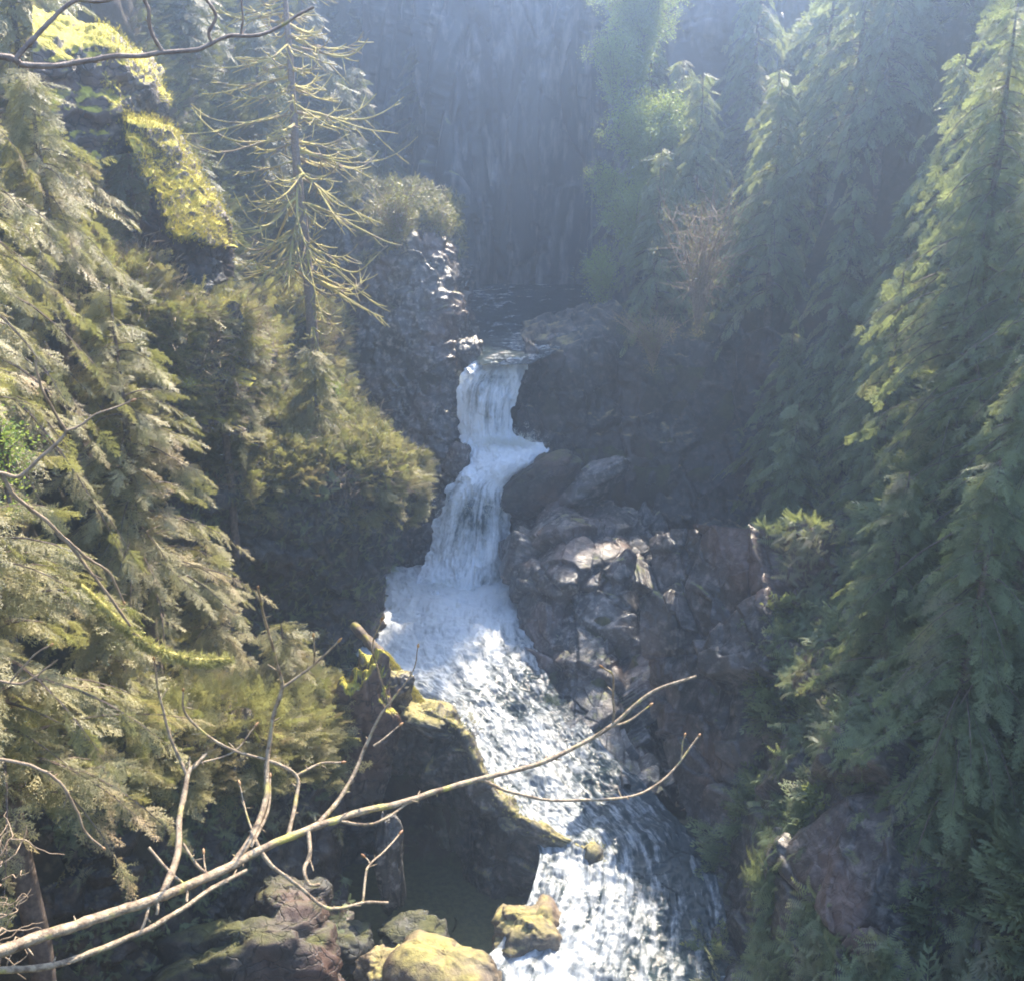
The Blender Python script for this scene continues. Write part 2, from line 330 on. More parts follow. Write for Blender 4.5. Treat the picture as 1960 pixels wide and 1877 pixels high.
# left upper outcrops with moss along their rims
cliff('outcrop_hi', 'upper outcrop with a yellow mossy rim on the left slope',
      [[(60, 20, 24), (150, 40, 25), (215, 60, 26), (260, 100, 27), (300, 130, 29)],
       [(60, 60, 22), (140, 90, 22.5), (205, 80, 23), (262, 130, 23.5), (318, 190, 25)],
       [(60, 150, 21.5), (140, 180, 22), (210, 170, 22.5), (250, 190, 23), (312, 215, 24)],
       [(60, 300, 21), (140, 310, 21.5), (210, 300, 22), (260, 290, 23), (320, 280, 25)]],
      90, 90, M['mossy'], disp=0.16, cell=0.8, fine=0.05, seed=41)
cliff('outcrop_mid', 'long leaning outcrop with bright yellow moss along its top',
      [[(240, 225, 23.5), (272, 222, 24.2), (300, 225, 25), (330, 260, 26), (350, 290, 28)],
       [(245, 260, 22.2), (275, 255, 22.6), (310, 250, 23.2), (345, 290, 24), (375, 330, 26)],
       [(285, 350, 21.8), (310, 345, 22.2), (350, 335, 22.8), (385, 360, 23.6), (410, 390, 26)],
       [(325, 420, 21.4), (350, 415, 21.8), (390, 410, 22.4), (425, 420, 23.4), (438, 450, 26)],
       [(345, 450, 21.2), (370, 452, 21.5), (400, 470, 22), (432, 470, 23), (440, 500, 26)]],
      90, 130, M['mossy'], disp=0.13, cell=0.7, fine=0.05, seed=43)
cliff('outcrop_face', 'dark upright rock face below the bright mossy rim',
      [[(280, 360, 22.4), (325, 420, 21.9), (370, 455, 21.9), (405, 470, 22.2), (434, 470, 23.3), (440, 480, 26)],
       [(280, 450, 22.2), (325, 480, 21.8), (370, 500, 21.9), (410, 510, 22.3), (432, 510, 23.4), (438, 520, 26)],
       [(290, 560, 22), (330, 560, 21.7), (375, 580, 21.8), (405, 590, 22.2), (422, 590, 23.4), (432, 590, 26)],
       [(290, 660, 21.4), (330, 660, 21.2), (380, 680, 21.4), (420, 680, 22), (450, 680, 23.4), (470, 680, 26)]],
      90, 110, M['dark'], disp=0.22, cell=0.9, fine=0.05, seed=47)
cliff('ledge', 'mossy ledge running down to the foot of the dead tree',
      [[(180, 480, 21), (260, 510, 21.5), (330, 560, 22.5), (400, 580, 24), (470, 610, 26), (540, 640, 28)],
       [(180, 540, 20), (260, 560, 20.3), (330, 590, 20.8), (410, 590, 21.6), (480, 640, 22.8), (530, 700, 25)],
       [(180, 640, 19.6), (260, 650, 20), (330, 660, 20.5), (410, 650, 21.3), (470, 680, 22.6), (500, 740, 25)],
       [(180, 820, 19), (260, 830, 19.6), (340, 830, 20.3), (410, 830, 21.3), (460, 840, 22.6), (500, 860, 25)]],
      120, 120, M['mossy'], disp=0.3, cell=0.9, fine=0.06, seed=53)
cliff('mound', 'brown mound of earth and roots under the dead tree',
      [[(430, 560, 34), (520, 560, 34), (590, 560, 34.5), (640, 600, 35.5), (660, 640, 37)],
       [(430, 660, 31), (500, 620, 31.5), (570, 610, 32), (625, 640, 33), (650, 690, 35)],
       [(430, 760, 29), (500, 730, 29.5), (570, 720, 30), (640, 740, 31), (675, 780, 33.5)],
       [(430, 860, 27), (500, 840, 27.5), (580, 820, 28.2), (670, 830, 29.5), (735, 870, 31.5)],
       [(430, 960, 26), (500, 950, 26.4), (590, 930, 27), (690, 920, 28.4), (760, 950, 30.5)]],
      130, 130, M['soil'], disp=0.35, cell=1.0, fine=0.08, seed=59)
# lower left cliff in deep shade
cliff('lower', 'shadowed cliff below the hanging branches at lower left',
      [[(-260, 1330, 17), (0, 1330, 17), (200, 1330, 17.6), (380, 1330, 18.6), (520, 1330, 19.5), (640, 1340, 20.5)],
       [(-260, 1400, 14.2), (0, 1400, 14.4), (200, 1390, 15), (380, 1380, 16.2), (520, 1370, 17.4), (640, 1380, 19.0)],
       [(-260, 1550, 13.8), (0, 1550, 14.0), (200, 1550, 14.6), (380, 1540, 15.7), (520, 1520, 16.8), (650, 1500, 18.4)],
       [(-260, 1700, 13.4), (0, 1700, 13.6), (200, 1700, 14.2), (380, 1700, 15.2), (520, 1700, 16.2), (660, 1700, 17.6)],
       [(-260, 1877, 13.0), (0, 1877, 13.2), (200, 1877, 13.8), (380, 1877, 14.6), (520, 1877, 15.4), (680, 1877, 16.2)],
       [(-260, 2150, 12.4), (0, 2150, 12.6), (200, 2150, 12.9), (380, 2150, 13.2), (520, 2150, 13.4), (680, 2150, 13.6)]],
      200, 200, M['wet'], disp=0.3, cell=1.1, fine=0.06, seed=61)
# rock wedge that narrows the stream
RIM = [(600, 1350, 20.2), (680, 1345, 20.4), (760, 1350, 20.6), (830, 1362, 20.5), (880, 1390, 20.3), (912, 1455, 19.9), (958, 1530, 19.5), (1030, 1580, 19.1), (1120, 1625, 18.8), (1165, 1668, 18.5)]
BOT = [2000, 2000, 1960, 1940, 1900, 1880, 1860, 1840, 1800, 1740]
def wrow(t, dy, back=0):
    return [(px - 14 * back, py + (bt - py) * t + 18 * back, Y - dy * min(1, (bt - py) / 200) + 1.8 * back) for (px, py, Y), bt in zip(RIM, BOT)]
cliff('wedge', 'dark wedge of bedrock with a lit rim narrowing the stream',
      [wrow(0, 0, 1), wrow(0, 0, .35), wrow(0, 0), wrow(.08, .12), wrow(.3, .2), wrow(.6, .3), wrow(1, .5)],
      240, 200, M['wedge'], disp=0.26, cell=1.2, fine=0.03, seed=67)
# right rock mass beside the pool
cliff('mass', 'craggy pinkish grey rock mass on the right of the pool',
      [[(960, 960, 31.6), (1000, 930, 32), (1060, 940, 31.6), (1120, 960, 31.4), (1190, 980, 31.4), (1260, 1000, 32), (1330, 1040, 33)],
       [(965, 1050, 30.6), (1000, 1020, 29.8), (1060, 1010, 28.8), (1130, 1020, 28.4), (1200, 1030, 28.6), (1260, 1060, 29.6), (1330, 1090, 31.5)],
       [(975, 1140, 29.4), (1010, 1110, 28.0), (1070, 1100, 27.2), (1140, 1100, 26.9), (1210, 1110, 27.0), (1255, 1130, 28.2), (1320, 1150, 30)],
       [(985, 1230, 27.0), (1015, 1210, 26.5), (1070, 1200, 25.9), (1140, 1200, 25.7), (1205, 1210, 25.9), (1250, 1220, 27), (1320, 1230, 29)],
       [(1015, 1310, 25.0), (1045, 1300, 24.7), (1090, 1300, 24.3), (1140, 1300, 24.1), (1200, 1300, 24.3), (1245, 1310, 25.2), (1310, 1320, 27)],
       [(1035, 1380, 23.3), (1068, 1380, 23.2), (1120, 1380, 23.0), (1160, 1380, 22.9), (1210, 1380, 23), (1255, 1390, 23.8), (1310, 1400, 25)],
       [(1078, 1450, 21.9), (1108, 1450, 21.9), (1160, 1450, 21.8), (1190, 1450, 21.8), (1230, 1450, 21.9), (1265, 1460, 22.4), (1310, 1470, 23.4)],
       [(1140, 1530, 20.6), (1168, 1530, 20.6), (1215, 1530, 20.6), (1240, 1530, 20.6), (1265, 1530, 20.9), (1290, 1540, 21.4), (1320, 1550, 22)]],
      190, 330, M['rock'], disp=0.55, cell=1.7, fine=0.02, seed=71, aniso=(1.1, .8, 1.2))
# dark recess behind: right of the falls
cliff('recess', 'shaded hollow cliff to the right of the upper falls',
      [[(1000, 640, 37), (1080, 600, 37), (1160, 600, 36.5), (1250, 610, 36), (1360, 620, 35.5), (1480, 640, 34), (1620, 660, 32)],
       [(1005, 690, 34.4), (1060, 690, 34.6), (1150, 680, 35), (1250, 700, 34.8), (1360, 700, 34.5), (1480, 720, 33), (1620, 740, 31)],
       [(990, 770, 33.6), (1060, 760, 34.4), (1150, 770, 34.8), (1250, 780, 34.6), (1360, 790, 34), (1480, 800, 32.6), (1620, 820, 30.4)],
       [(985, 850, 33.3), (1060, 850, 34), (1150, 860, 34), (1250, 870, 33.6), (1360, 880, 33.2), (1480, 890, 31.8), (1620, 900, 29.6)],
       [(990, 950, 32.9), (1060, 960, 33), (1150, 970, 33), (1250, 980, 32.9), (1360, 990, 32.4), (1480, 1000, 31), (1620, 1000, 28.8)],
       [(1000, 1080, 32), (1080, 1080, 32), (1180, 1080, 32), (1280, 1080, 31.4), (1380, 1090, 30.5), (1480, 1100, 29.4), (1620, 1100, 27.6)]],
      170, 150, M['wet'], disp=0.45, cell=1.2, fine=0.05, seed=73, aniso=(1, 1, 0.6))
# lower right wall
def hit(px, py, lift=0.35):     # where the line of sight meets the right bank
    u, y, z = ray(px, py); t = np.linspace(6, 40, 700); f = CZ + t * z / y - ground(t * u / y, t) - lift
    k = int(np.argmax(f < 0)); return (px, py, float(t[k]))
cliff('right_low', 'reddish broken rock wall along the right bank',
      [[hit(px + sh, py) for px in (0, 50, 110, 190, 290, 400, 520)] for py, sh in ((1010, 1245), (1090, 1240), (1170, 1235), (1250, 1235), (1330, 1240), (1410, 1255), (1490, 1270), (1570, 1290), (1650, 1320), (1730, 1340), (1810, 1355), (1890, 1370), (1990, 1400), (2100, 1430))],
      220, 330, M['redrock'], disp=0.6, cell=1.7, fine=0.03, seed=79, aniso=(1.2, .8, 0.8))

# ------------------------------------------------------------------ water
def water(name, label, rows, nu, nv, mat, amp, ex=(0, 0), seed=0, fall=False):
    """rows: (py, left px, right px, z or Y, [foam across])"""
    ctrl = []; foam = []
    for r in rows:
        py, pl, pr, zz, fo = r[:5]; rise = r[5] if len(r) > 5 else 0
        Y = zz if fall else Yz(py, zz)
        c = []
        for k in range(5):
            t = k / 4; px = pl + (pr - pl) * t
            c.append((px, py + (rise * (t - 0.5)), Y - (0.25 * math.sin(math.pi * t) if fall else 0)))
        ctrl.append(c); foam.append(np.interp(np.linspace(0, 1, 5), np.linspace(0, 1, len(fo)), fo))
    G = grid_patch(ctrl, nu, nv)
    Fo = np.stack([np.interp(np.linspace(0, 4, nu), range(5), f) for f in foam]); Fo = np.stack([np.interp(np.linspace(0, len(rows) - 1, nv), range(len(rows)), Fo[:, k]) for k in range(nu)], 1)
    if fall:                                                      # ragged edges
        ed = (np.abs(np.linspace(-1, 1, nu)) ** 5)[None, :]; q0 = G.reshape(-1, 3) * [1, 1, .8]
        G[..., 0] += ed * (fbm(q0 / .35, 3, 61).reshape(nv, nu) * .13); G[..., 1] += ed * .25
    p = G.reshape(-1, 3); du = np.gradient(G, axis=1); dv = np.gradient(G, axis=0); n = norm(np.cross(du, dv)); n = np.where((n[..., 2:3] < 0), -n, n)
    if fall: n = np.where(n[..., 1:2] > 0, -n, n)
    q = p * np.array([1, 1, 0.35 if fall else 1])
    d = amp * (fbm(q / 0.7, 4, seed) * 0.8 + ridged(q / 0.28, 3, seed + 9) * 0.3) * (1 + (1.3 * facets(q / .55, 4) if fall else 0))
    V = p + n.reshape(-1, 3) * d[:, None]
    U, W = np.meshgrid(np.linspace(0, 1, nu), np.linspace(0, 1, nv)); uv = np.stack([U.ravel(), W.ravel()], 1)
    i = np.arange(nv - 1)[:, None] * nu + np.arange(nu - 1)[None]
    Q = np.stack([i, i + nu, i + nu + 1, i + 1], -1).reshape(-1, 4)
    o = link_mesh(name, V, Q, mat, attrs={'foam': ('POINT', Fo.ravel())}, uv=uv)
    WATERV.append(V); return tag(o, label, 'water', kind='structure')
water('stream', 'calm dark upper stream before the falls',
      [(545, 850, 1160, 7.3, [.3, .3, .2, .2]), (565, 860, 1150, 7.3, [.5, .4, .1, .1]), (600, 860, 1130, 7.3, [.1, .3, .1, .1]), (640, 870, 1110, 7.25, [.1, .2, .5, .3]),
       (655, 895, 1100, 7.2, [.1, .2, .8, .3]), (675, 908, 1060, 7.15, [0, .1, .3, .3]), (700, 918, 1016, 7.1, [.1, .4, .4, .2])], 70, 130, M['calm'], 0.05, seed=3)
water('waterfall', 'white two-step waterfall tumbling into the pool',
      [(693, 915, 1012, 33.75, [1, 1, 1]), (703, 908, 1008, 33.5, [1, 1, 1]), (722, 895, 1002, 33.2, [.9, .5, .9]), (750, 882, 992, 33.0, [1, .6, 1, .9]), (800, 880, 982, 32.85, [1, .8, .7, 1]),
       (840, 884, 984, 32.6, [1, 1, 1]), (860, 880, 1046, 32.2, [1.2, 1.2, 1.2]), (885, 895, 1030, 31.7, [1.2, 1.2, 1.2]), (910, 880, 990, 31.4, [1, 1.1, 1.2, 1]),
       (935, 860, 972, 31.2, [.7, .7, .8, .9]), (970, 843, 975, 31.0, [.7, .6, .45, .8]), (1010, 832, 973, 30.8, [.8, .7, .3, .9]), (1060, 818, 970, 30.5, [.9, .8, .9, .8]),
       (1100, 802, 966, 30.2, [1, 1, .8, .6]), (1140, 786, 962, 29.8, [1.2, 1.2, .9, .7]), (1175, 770, 965, 29.0, [1.2, 1.2, 1.2, 1])], 150, 420, M['fall'], 0.15, seed=5, fall=True)
water('stream', 'foaming pool and white rapids below the falls',
      [(1085, 650, 1010, 1.1, [.3, .4, 1, 1]), (1110, 665, 1010, 1.1, [.8, .9, 1.2, 1.2]), (1150, 675, 1015, 1.08, [1.1, 1.25, 1.3, 1.1]), (1200, 670, 1015, 1.05, [1.3, 1.3, 1.0, .7]), (1250, 680, 1030, 1.0, [1.35, 1.2, .75, .45]),
       (1300, 730, 1050, .9, [.9, .75, .4, .25]), (1350, 820, 1085, .75, [.6, .5, .3, .2]), (1385, 860, 1120, .7, [.5, .6, .5, .3]), (1440, 890, 1165, .6, [.5, .58, .52, .36]), (1500, 920, 1230, .5, [.5, .55, .42, .22, .15]),
       (1560, 970, 1290, .38, [.48, .55, .4, .2, .15]), (1620, 1030, 1340, .28, [.48, .56, .4, .2, .16]), (1700, 1020, 1375, .2, [.52, .6, .42, .2, .16]), (1780, 980, 1395, .1, [.6, .66, .46, .22, .18]),  # right columns: thin foam also stands for glints on dark water
       (1877, 900, 1420, 0, [.62, .72, .5, .24, .2]), (2020, 850, 1480, -.1, [.7, .8, .8, .4, .2]), (2200, 800, 1540, -.2, [.7, .7, .7, .4, .2])], 180, 560, M['water'], 0.13, seed=8)

GRID = []; CARVED = []
def make_under():               # the bare ground lies below the sight lines to every modelled cliff and to the water
    pts = np.concatenate([c[0] for c in CLIFFS.values()] + WATERV); nb = 260; ny = 220
    az = pts[:, 0] / pts[:, 1]; sl = (pts[:, 2] - CZ) / pts[:, 1]
    ia = ((az + 0.8) / 1.6 * nb).astype(int).clip(0, nb - 1); iy = (pts[:, 1] / 60 * ny).astype(int).clip(0, ny - 1)
    E = np.full((nb, ny), 9.0); np.minimum.at(E, (ia, iy), sl)
    E2 = np.minimum.accumulate(E[:, ::-1], axis=1)[:, ::-1].copy(); E2[1:] = np.minimum(E2[1:], E2[:-1].copy()); E2[:-1] = np.minimum(E2[:-1], E2[1:].copy())
    for k in range(1, nb): E2[k] = np.minimum(E2[k], E2[k - 1] + 0.02)
    for k in range(nb - 2, -1, -1): E2[k] = np.minimum(E2[k], E2[k + 1] + 0.02)
    return E2
def under(x, y):
    E = UNDER; a = ((x / np.maximum(y, 0.1) + 0.8) / 1.6 * E.shape[0]).astype(int); iy = (y / 60 * E.shape[1]).astype(int)
    ok = (a >= 0) & (a < E.shape[0]) & (y > 0.5) & (iy < E.shape[1] - 1)
    e = E[a.clip(0, E.shape[0] - 1), (iy + 1).clip(0, E.shape[1] - 1)]
    v = CZ + e * y - 0.25
    return np.where(ok, np.maximum(v, -1.2), 99.0)
def make_ground():
    xs = np.concatenate([np.linspace(-60, -14, 60), np.linspace(-13.6, 14, 170), np.linspace(14.5, 60, 60)])
    ys = np.concatenate([np.linspace(-25, 8, 45), np.linspace(8.4, 52, 220), np.linspace(53, 95, 40)])
    X, Y = np.meshgrid(xs, ys); x = X.ravel(); y = Y.ravel(); z = ground(x, y)
    p = np.stack([x, y, z], 1); d = np.clip(np.maximum(st(y, 1) - x, x - st(y, 2)), 0, 1.5) / 1.5
    z = z + d * (fbm(p / 3.2, 4, 3) * 0.7 + facets(p / 1.7, 9) * 0.5 + fbm(p / 0.6, 2, 8) * 0.12)
    x2 = x + d * fbm(p / 2.1, 3, 40) * 0.5
    un = under(x2, y); CARVED.append(z > un - 0.1); z = np.minimum(z, un)
    V = np.stack([x2, y, z], 1); nx, ny = len(xs), len(ys)
    i = np.arange(ny - 1)[:, None] * nx + np.arange(nx - 1)[None]
    Q = np.stack([i, i + 1, i + nx + 1, i + nx], -1).reshape(-1, 4)
    GRID.extend([V, nx, ny])
    tag(link_mesh('terrain', V, Q, M['soil']), 'steep brown forest floor of the gorge sides', 'terrain', kind='structure')
UNDER = make_under()
make_ground()

# ------------------------------------------------------------------ loose rocks
def blob(size, seed, rough=0.3, n=40, rot=(0, 0, 0)):
    th = np.linspace(0, math.pi, n); ph = np.linspace(0, 2 * math.pi, 2 * n, endpoint=False)
    T, Ph = np.meshgrid(th, ph, indexing='ij'); d = np.stack([np.sin(T) * np.cos(Ph), np.sin(T) * np.sin(Ph), np.cos(T)], -1).reshape(-1, 3)
    # squarer than a ball
    r = 1 / (np.abs(d) ** 3).sum(1) ** (1 / 3)
    q = d * r[:, None] * 1.0
    q = q + d * (rough * (0.6 * fbm(d * 1.5 + seed, 3, seed) + 0.7 * facets(d * 1.7 + seed * 3.1, seed) + 0.14 * ridged(d * 4 + seed, 3, seed)))[:, None]
    q = q * np.array(size) / 2
    from mathutils import Euler
    Rm = np.array(Euler([R(a) for a in rot]).to_matrix()); q = q @ Rm.T
    m = 2 * n; i = np.arange(n - 1)[:, None] * m; j = np.arange(m)[None]; j2 = (j + 1) % m
    Q = np.stack([i + j, i + m + j, i + m + j2, i + j2], -1).reshape(-1, 4)
    return q, Q
def boulder(pos, size, seed, mat, label, rot=(0, 0, 0), group=None, rough=0.3, n=44):
    V, Q = blob(size, seed, rough, n, rot)
    o = link_mesh('boulder', V, Q, mat); o.location = tuple(pos); return tag(o, label, 'boulder', group)
boulder(P(1012, 1790, 16.7), (1.35, 1.2, 0.95), 3, M['boulder'], 'rounded boulder with pitted yellow moss at the foot of the dark wedge', (0, 0, 10))
boulder(P(840, 1890, 15.2), (1.9, 1.5, 1.5), 9, M['boulder'], 'large smooth tan boulder cut by the bottom edge of the view', (0, 12, -20), rough=0.2)
boulder(P(735, 1870, 15.4), (0.95, 0.9, 0.9), 12, M['boulder'], 'small lumpy mossy rock left of the large tan boulder', (0, 0, 30))
boulder(P(1035, 925, 31.2), (2.6, 1.3, 1.25), 21, M['dark'], 'smooth dark slab at the right lip of the middle basin', (10, -38, 0), rough=0.2)
boulder(P(1130, 925, 31.0), (2.4, 0.9, 0.85), 24, M['rock'], 'pale slanting slab above the craggy rock mass', (30, -32, 8), rough=0.22)
boulder(P(875, 880, 32.0), (0.7, 0.8, 1.0), 27, M['rock'], 'small pinkish rock at the left of the middle basin', (0, 20, 0))
boulder(P(1110, 650, 36.0), (2.2, 1.4, 0.9), 29, M['rock'], 'low rock where the upper stream bends to the falls', (0, -10, 0))
boulder(P(470, 1880, 14.4), (3.0, 1.4, 2.0), 33, M['dark'], 'big rough rock in the shade at lower left', (0, 0, 15))  # dark rock colour stands in for the shade on it
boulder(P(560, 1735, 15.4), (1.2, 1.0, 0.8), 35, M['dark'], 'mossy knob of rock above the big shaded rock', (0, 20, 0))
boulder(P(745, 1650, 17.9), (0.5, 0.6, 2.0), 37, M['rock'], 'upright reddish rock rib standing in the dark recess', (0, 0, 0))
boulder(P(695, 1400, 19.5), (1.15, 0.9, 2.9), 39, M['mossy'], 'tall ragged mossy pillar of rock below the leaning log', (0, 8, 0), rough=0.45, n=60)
boulder(P(650, 1810, 16.4), (1.2, 1.0, .7), 51, M['dark'], 'low wet rock deepened for shade in the hollow behind the large tan boulder')  # rock darkened because the hollow lies in shade
boulder(P(790, 1790, 17.0), (1.1, 1.0, .5), 53, M['dark'], 'flat wet rock toned for shade in the dark hollow under the wedge')  # shade of the hollow is put into its dark tone
boulder(P(900, 670, 34.4), (0.8, 1.3, .7), 57, M['rock'], 'small rock at the left lip of the upper falls')
boulder(P(757, 1322, 20.9), (.7, .6, .8), 59, M['wedge'], 'small rock wedged under the leaning log')
boulder(P(820, 1375, 20.7), (1.3, 1.0, 0.5), 41, M['wedge'], 'mossy cap of rock at the water end of the leaning log', (0, 16, 0))

# ------------------------------------------------------------------ foliage generators
def spray_template(kind, seed):
    r = np.random.default_rng(seed); V = []; Q = []
    def blade(b, d, l, wd, up=0.12):
        s_ = np.array([-d[1], d[0], 0]); s_ = s_ / (np.linalg.norm(s_) + 1e-6) * wd
        m = b + d * l * 0.5
        k = len(V); V.extend([b, m + s_ + [0, 0, -up * wd * 2], b + d * l, m - s_ + [0, 0, -up * wd * 2]]); Q.append([k, k + 1, k + 2, k + 3])
    nt_ = 11 if kind == 'hi' else (9 if kind == 'mid' else 6)
    for i in range(nt_):
        t = 0.06 + 0.92 * i / nt_
        for sd in (-1, 1):
            tt = t + r.uniform(-.03, .03); L = (0.42 * (1 - tt) ** 0.8 + 0.08) * r.uniform(0.75, 1.2)
            a = R(r.uniform(25, 70)) * sd; d = np.array([math.cos(a), math.sin(a), r.uniform(-.5, .15)]); b = np.array([tt, 0, -0.12 * tt * tt])
            if kind == 'hi':
                nb = max(2, int(L / 0.075))
                for k in range(nb):
                    bb = b + d * L * k / nb + np.array([0, 0, -0.1 * (k / nb) ** 2 * L])
                    for s2 in (-1, 1):
                        a2 = a + s2 * R(r.uniform(20, 75)); d2 = np.array([math.cos(a2), math.sin(a2), r.uniform(-.4, .15)])
                        blade(bb, d2, r.uniform(.06, .12), r.uniform(.009, .014))
                blade(b, d, L * 1.08, 0.009)
            elif kind == 'mid':
                blade(b, d, L * 0.7, 0.03); blade(b + d * L * 0.4, np.array([math.cos(a * .5), math.sin(a * .5), -.2]), L * 0.6, 0.026)
                blade(b + d * L * 0.3, np.array([math.cos(a * 1.5), math.sin(a * 1.5), -.2]), L * 0.4, 0.022)
            else:
                blade(b, d, L, 0.05)
    blade(np.array([0., 0, 0]), np.array([1., 0, -.1]), 1.05, 0.012)
    return np.array(V), np.array(Q)
TPL = {k: [spray_template(k, s) for s in range(4)] for k in ('hi', 'mid', 'lo')}
def place(mb, kind, pos, X, scale, tint, mat, r, roll=0.5, flat=None):
    """many sprays at once"""
    n = len(pos); X = norm(X); up = np.tile([0, 0, 1.0], (n, 1)) + r.normal(0, roll, (n, 3))
    Z = norm(up - (up * X).sum(1, keepdims=True) * X); Yv = np.cross(Z, X); Rm = np.stack([X, Yv, Z], 2)   # columns
    which = r.integers(0, 4, n)
    for k in range(4):
        s_ = which == k
        if not s_.any(): continue
        TV, TQ = TPL[kind][k]; m = s_.sum()
        VV = np.einsum('nij,vj->nvi', Rm[s_], TV) * scale[s_][:, None, None] + pos[s_][:, None]
        QQ = TQ[None] + (np.arange(m) * len(TV))[:, None, None]
        mb.add(VV.reshape(-1, 3), QQ.reshape(-1, 4), mat, np.repeat(tint[s_], len(TQ)))

def conifer(H, Rad, seed, kind='hi', nbr=90, z0=0.08, droop=0.55, up=0.25, spr=12, needle='needle', size=0.5, power=0.8, trunk_r=None, bare=0.0, label=None, loc=(0, 0, 0), group=None, name='hemlock_tree', rz=0.0, cat='conifer', gap=0.0, barkm='bark'):
    r = np.random.default_rng(seed); e = empty(name, loc, rz)
    tr = trunk_r or H * 0.013 + 0.03
    tb = MB(); zz = np.linspace(-3.0, H, 28); wob = np.cumsum(r.normal(0, 0.012 * H / 8, (28, 2)), 0)
    tb.tube(np.stack([wob[:, 0], wob[:, 1], zz], 1), tr * (1.02 - zz.clip(0) / H) + 0.012, 9, 0, 0.5, 0.06)
    tb.build('trunk', M[barkm], e)
    cb = MB(); pos = []; X = []; sc = []; ti = []
    for b in range(nbr):
        t = z0 + (1 - z0) * ((b + r.uniform(0, 1)) / nbr) ** 0.9; h = t * H
        if r.random() < gap: continue
        L = Rad * ((1 - t) ** power) * r.uniform(0.65, 1.15) + 0.12; az = r.uniform(0, 2 * math.pi)
        s = np.linspace(0, 1, 7); dr = droop * r.uniform(0.7, 1.3); u = up * r.uniform(0.6, 1.4)
        bx = np.interp(h, zz, wob[:, 0]); by = np.interp(h, zz, wob[:, 1])
        bend = r.normal(0, 0.12)
        pt = np.stack([bx + np.cos(az + bend * s) * L * s, by + np.sin(az + bend * s) * L * s, h + L * (u * s - dr * s * s)], 1)
        cb.tube(pt, np.linspace(0.006 + 0.011 * L, 0.003, 7), 4, 1, 0.5)
        nb = max(3, int(spr * L / Rad + 2)); ts = np.linspace(0.12, 0.98, nb) + r.uniform(-.03, .03, nb)
        if bare: ts = ts[r.random(len(ts)) > bare]
        for q, tq in enumerate(ts):
            tq = min(tq, 1.0); pp = np.array([np.interp(tq, s, pt[:, k]) for k in range(3)])
            tg = np.array([math.cos(az), math.sin(az), u - 2 * dr * tq]); tg /= np.linalg.norm(tg)
            side = np.array([-math.sin(az), math.cos(az), 0]) * (1 if q % 2 else -1)
            a = R(r.uniform(35, 65)) * (1 - 0.8 * tq ** 3)
            pos.append(pp); X.append(tg * math.cos(a) + side * math.sin(a) + np.array([0, 0, -r.uniform(.1, .5)])); sc.append(size * r.uniform(.6, 1.25) * (1.15 - 0.5 * tq)); ti.append(r.uniform(0, 1))
        pos.append(pt[-1]); X.append(pt[-1] - pt[-2]); sc.append(size * r.uniform(.6, 1)); ti.append(r.uniform(.3, 1))
    place(cb, kind, np.array(pos), np.array(X), np.array(sc), np.array(ti), 0, r, 0.35)
    cb.build('crown', [M[needle], M[barkm]], e, smooth=False)
    if label: tag(e, label, cat, group)
    return e
def copy_thing(e, loc, rz, s, label):
    c = e.copy(); scn.collection.objects.link(c); c.location = tuple(float(v) for v in loc); c.rotation_euler = (0, 0, rz); c.scale = (s, s, s); c['label'] = label
    for ch in list(e.children):
        d = ch.copy(); scn.collection.objects.link(d); d.parent = c
    return c


def extra_templates():
    for sd in range(4):
        r = np.random.default_rng(90 + sd)
        V = []; Q = []                                           # a tuft of arching blades growing along +X
        for k in range(9):
            a = r.uniform(0, 6.28); sp_ = r.uniform(.15, .75); L = r.uniform(.5, 1.0); side = np.array([0, math.cos(a), math.sin(a)]); wv = np.array([0, -math.sin(a), math.cos(a)]) * r.uniform(.012, .03)
            p0 = np.zeros(3); p1 = np.array([.45 * L, 0, 0]) + side * sp_ * L * .3; p2 = np.array([.55 * L, 0, 0]) + side * sp_ * L * .9
            q = len(V); V.extend([p0 - wv * .5, p0 + wv * .5, p1 + wv, p1 - wv, p2 + wv * .2, p2 - wv * .2]); Q.extend([[q, q + 1, q + 2, q + 3], [q + 3, q + 2, q + 4, q + 5]])
        TPL.setdefault('tuft', []).append((np.array(V), np.array(Q)))
        V = []; Q = []                                           # a loose ball of small leaves
        for k in range(26):
            c = r.normal(0, .28, 3) + [.3, 0, 0]; n = r.normal(0, 1, 3); n /= np.linalg.norm(n); t_ = np.cross(n, [.3, .2, .9]); t_ /= np.linalg.norm(t_); b_ = np.cross(n, t_); l = r.uniform(.05, .1)
            q = len(V); V.extend([c - t_ * l, c + b_ * l * .55, c + t_ * l, c - b_ * l * .55]); Q.append([q, q + 1, q + 2, q + 3])
        TPL.setdefault('leafy', []).append((np.array(V), np.array(Q)))
        V = []; Q = []                                           # a fern: four fronds with leaflets
        for k in range(4):
            a = r.uniform(0, 6.28); c_, s_ = math.cos(a), math.sin(a)
            for j in range(9):
                t_ = .1 + .1 * j; b0 = np.array([.42 * t_ * (1.6 - t_), c_ * t_ * .8, s_ * t_ * .8]); w_ = .22 * (1 - t_) + .04
                for sd_ in (-1, 1):
                    d_ = np.array([-.05, -s_ * sd_ + .25 * c_, c_ * sd_ + .25 * s_]) * w_; e_ = np.array([.2 - t_ * .2, c_, s_]) * .028
                    q = len(V); V.extend([b0 - e_, b0 + d_ * .5 - e_ * .6, b0 + d_, b0 + e_]); Q.append([q, q + 1, q + 2, q + 3])
        TPL.setdefault('fern', []).append((np.array(V), np.array(Q)))
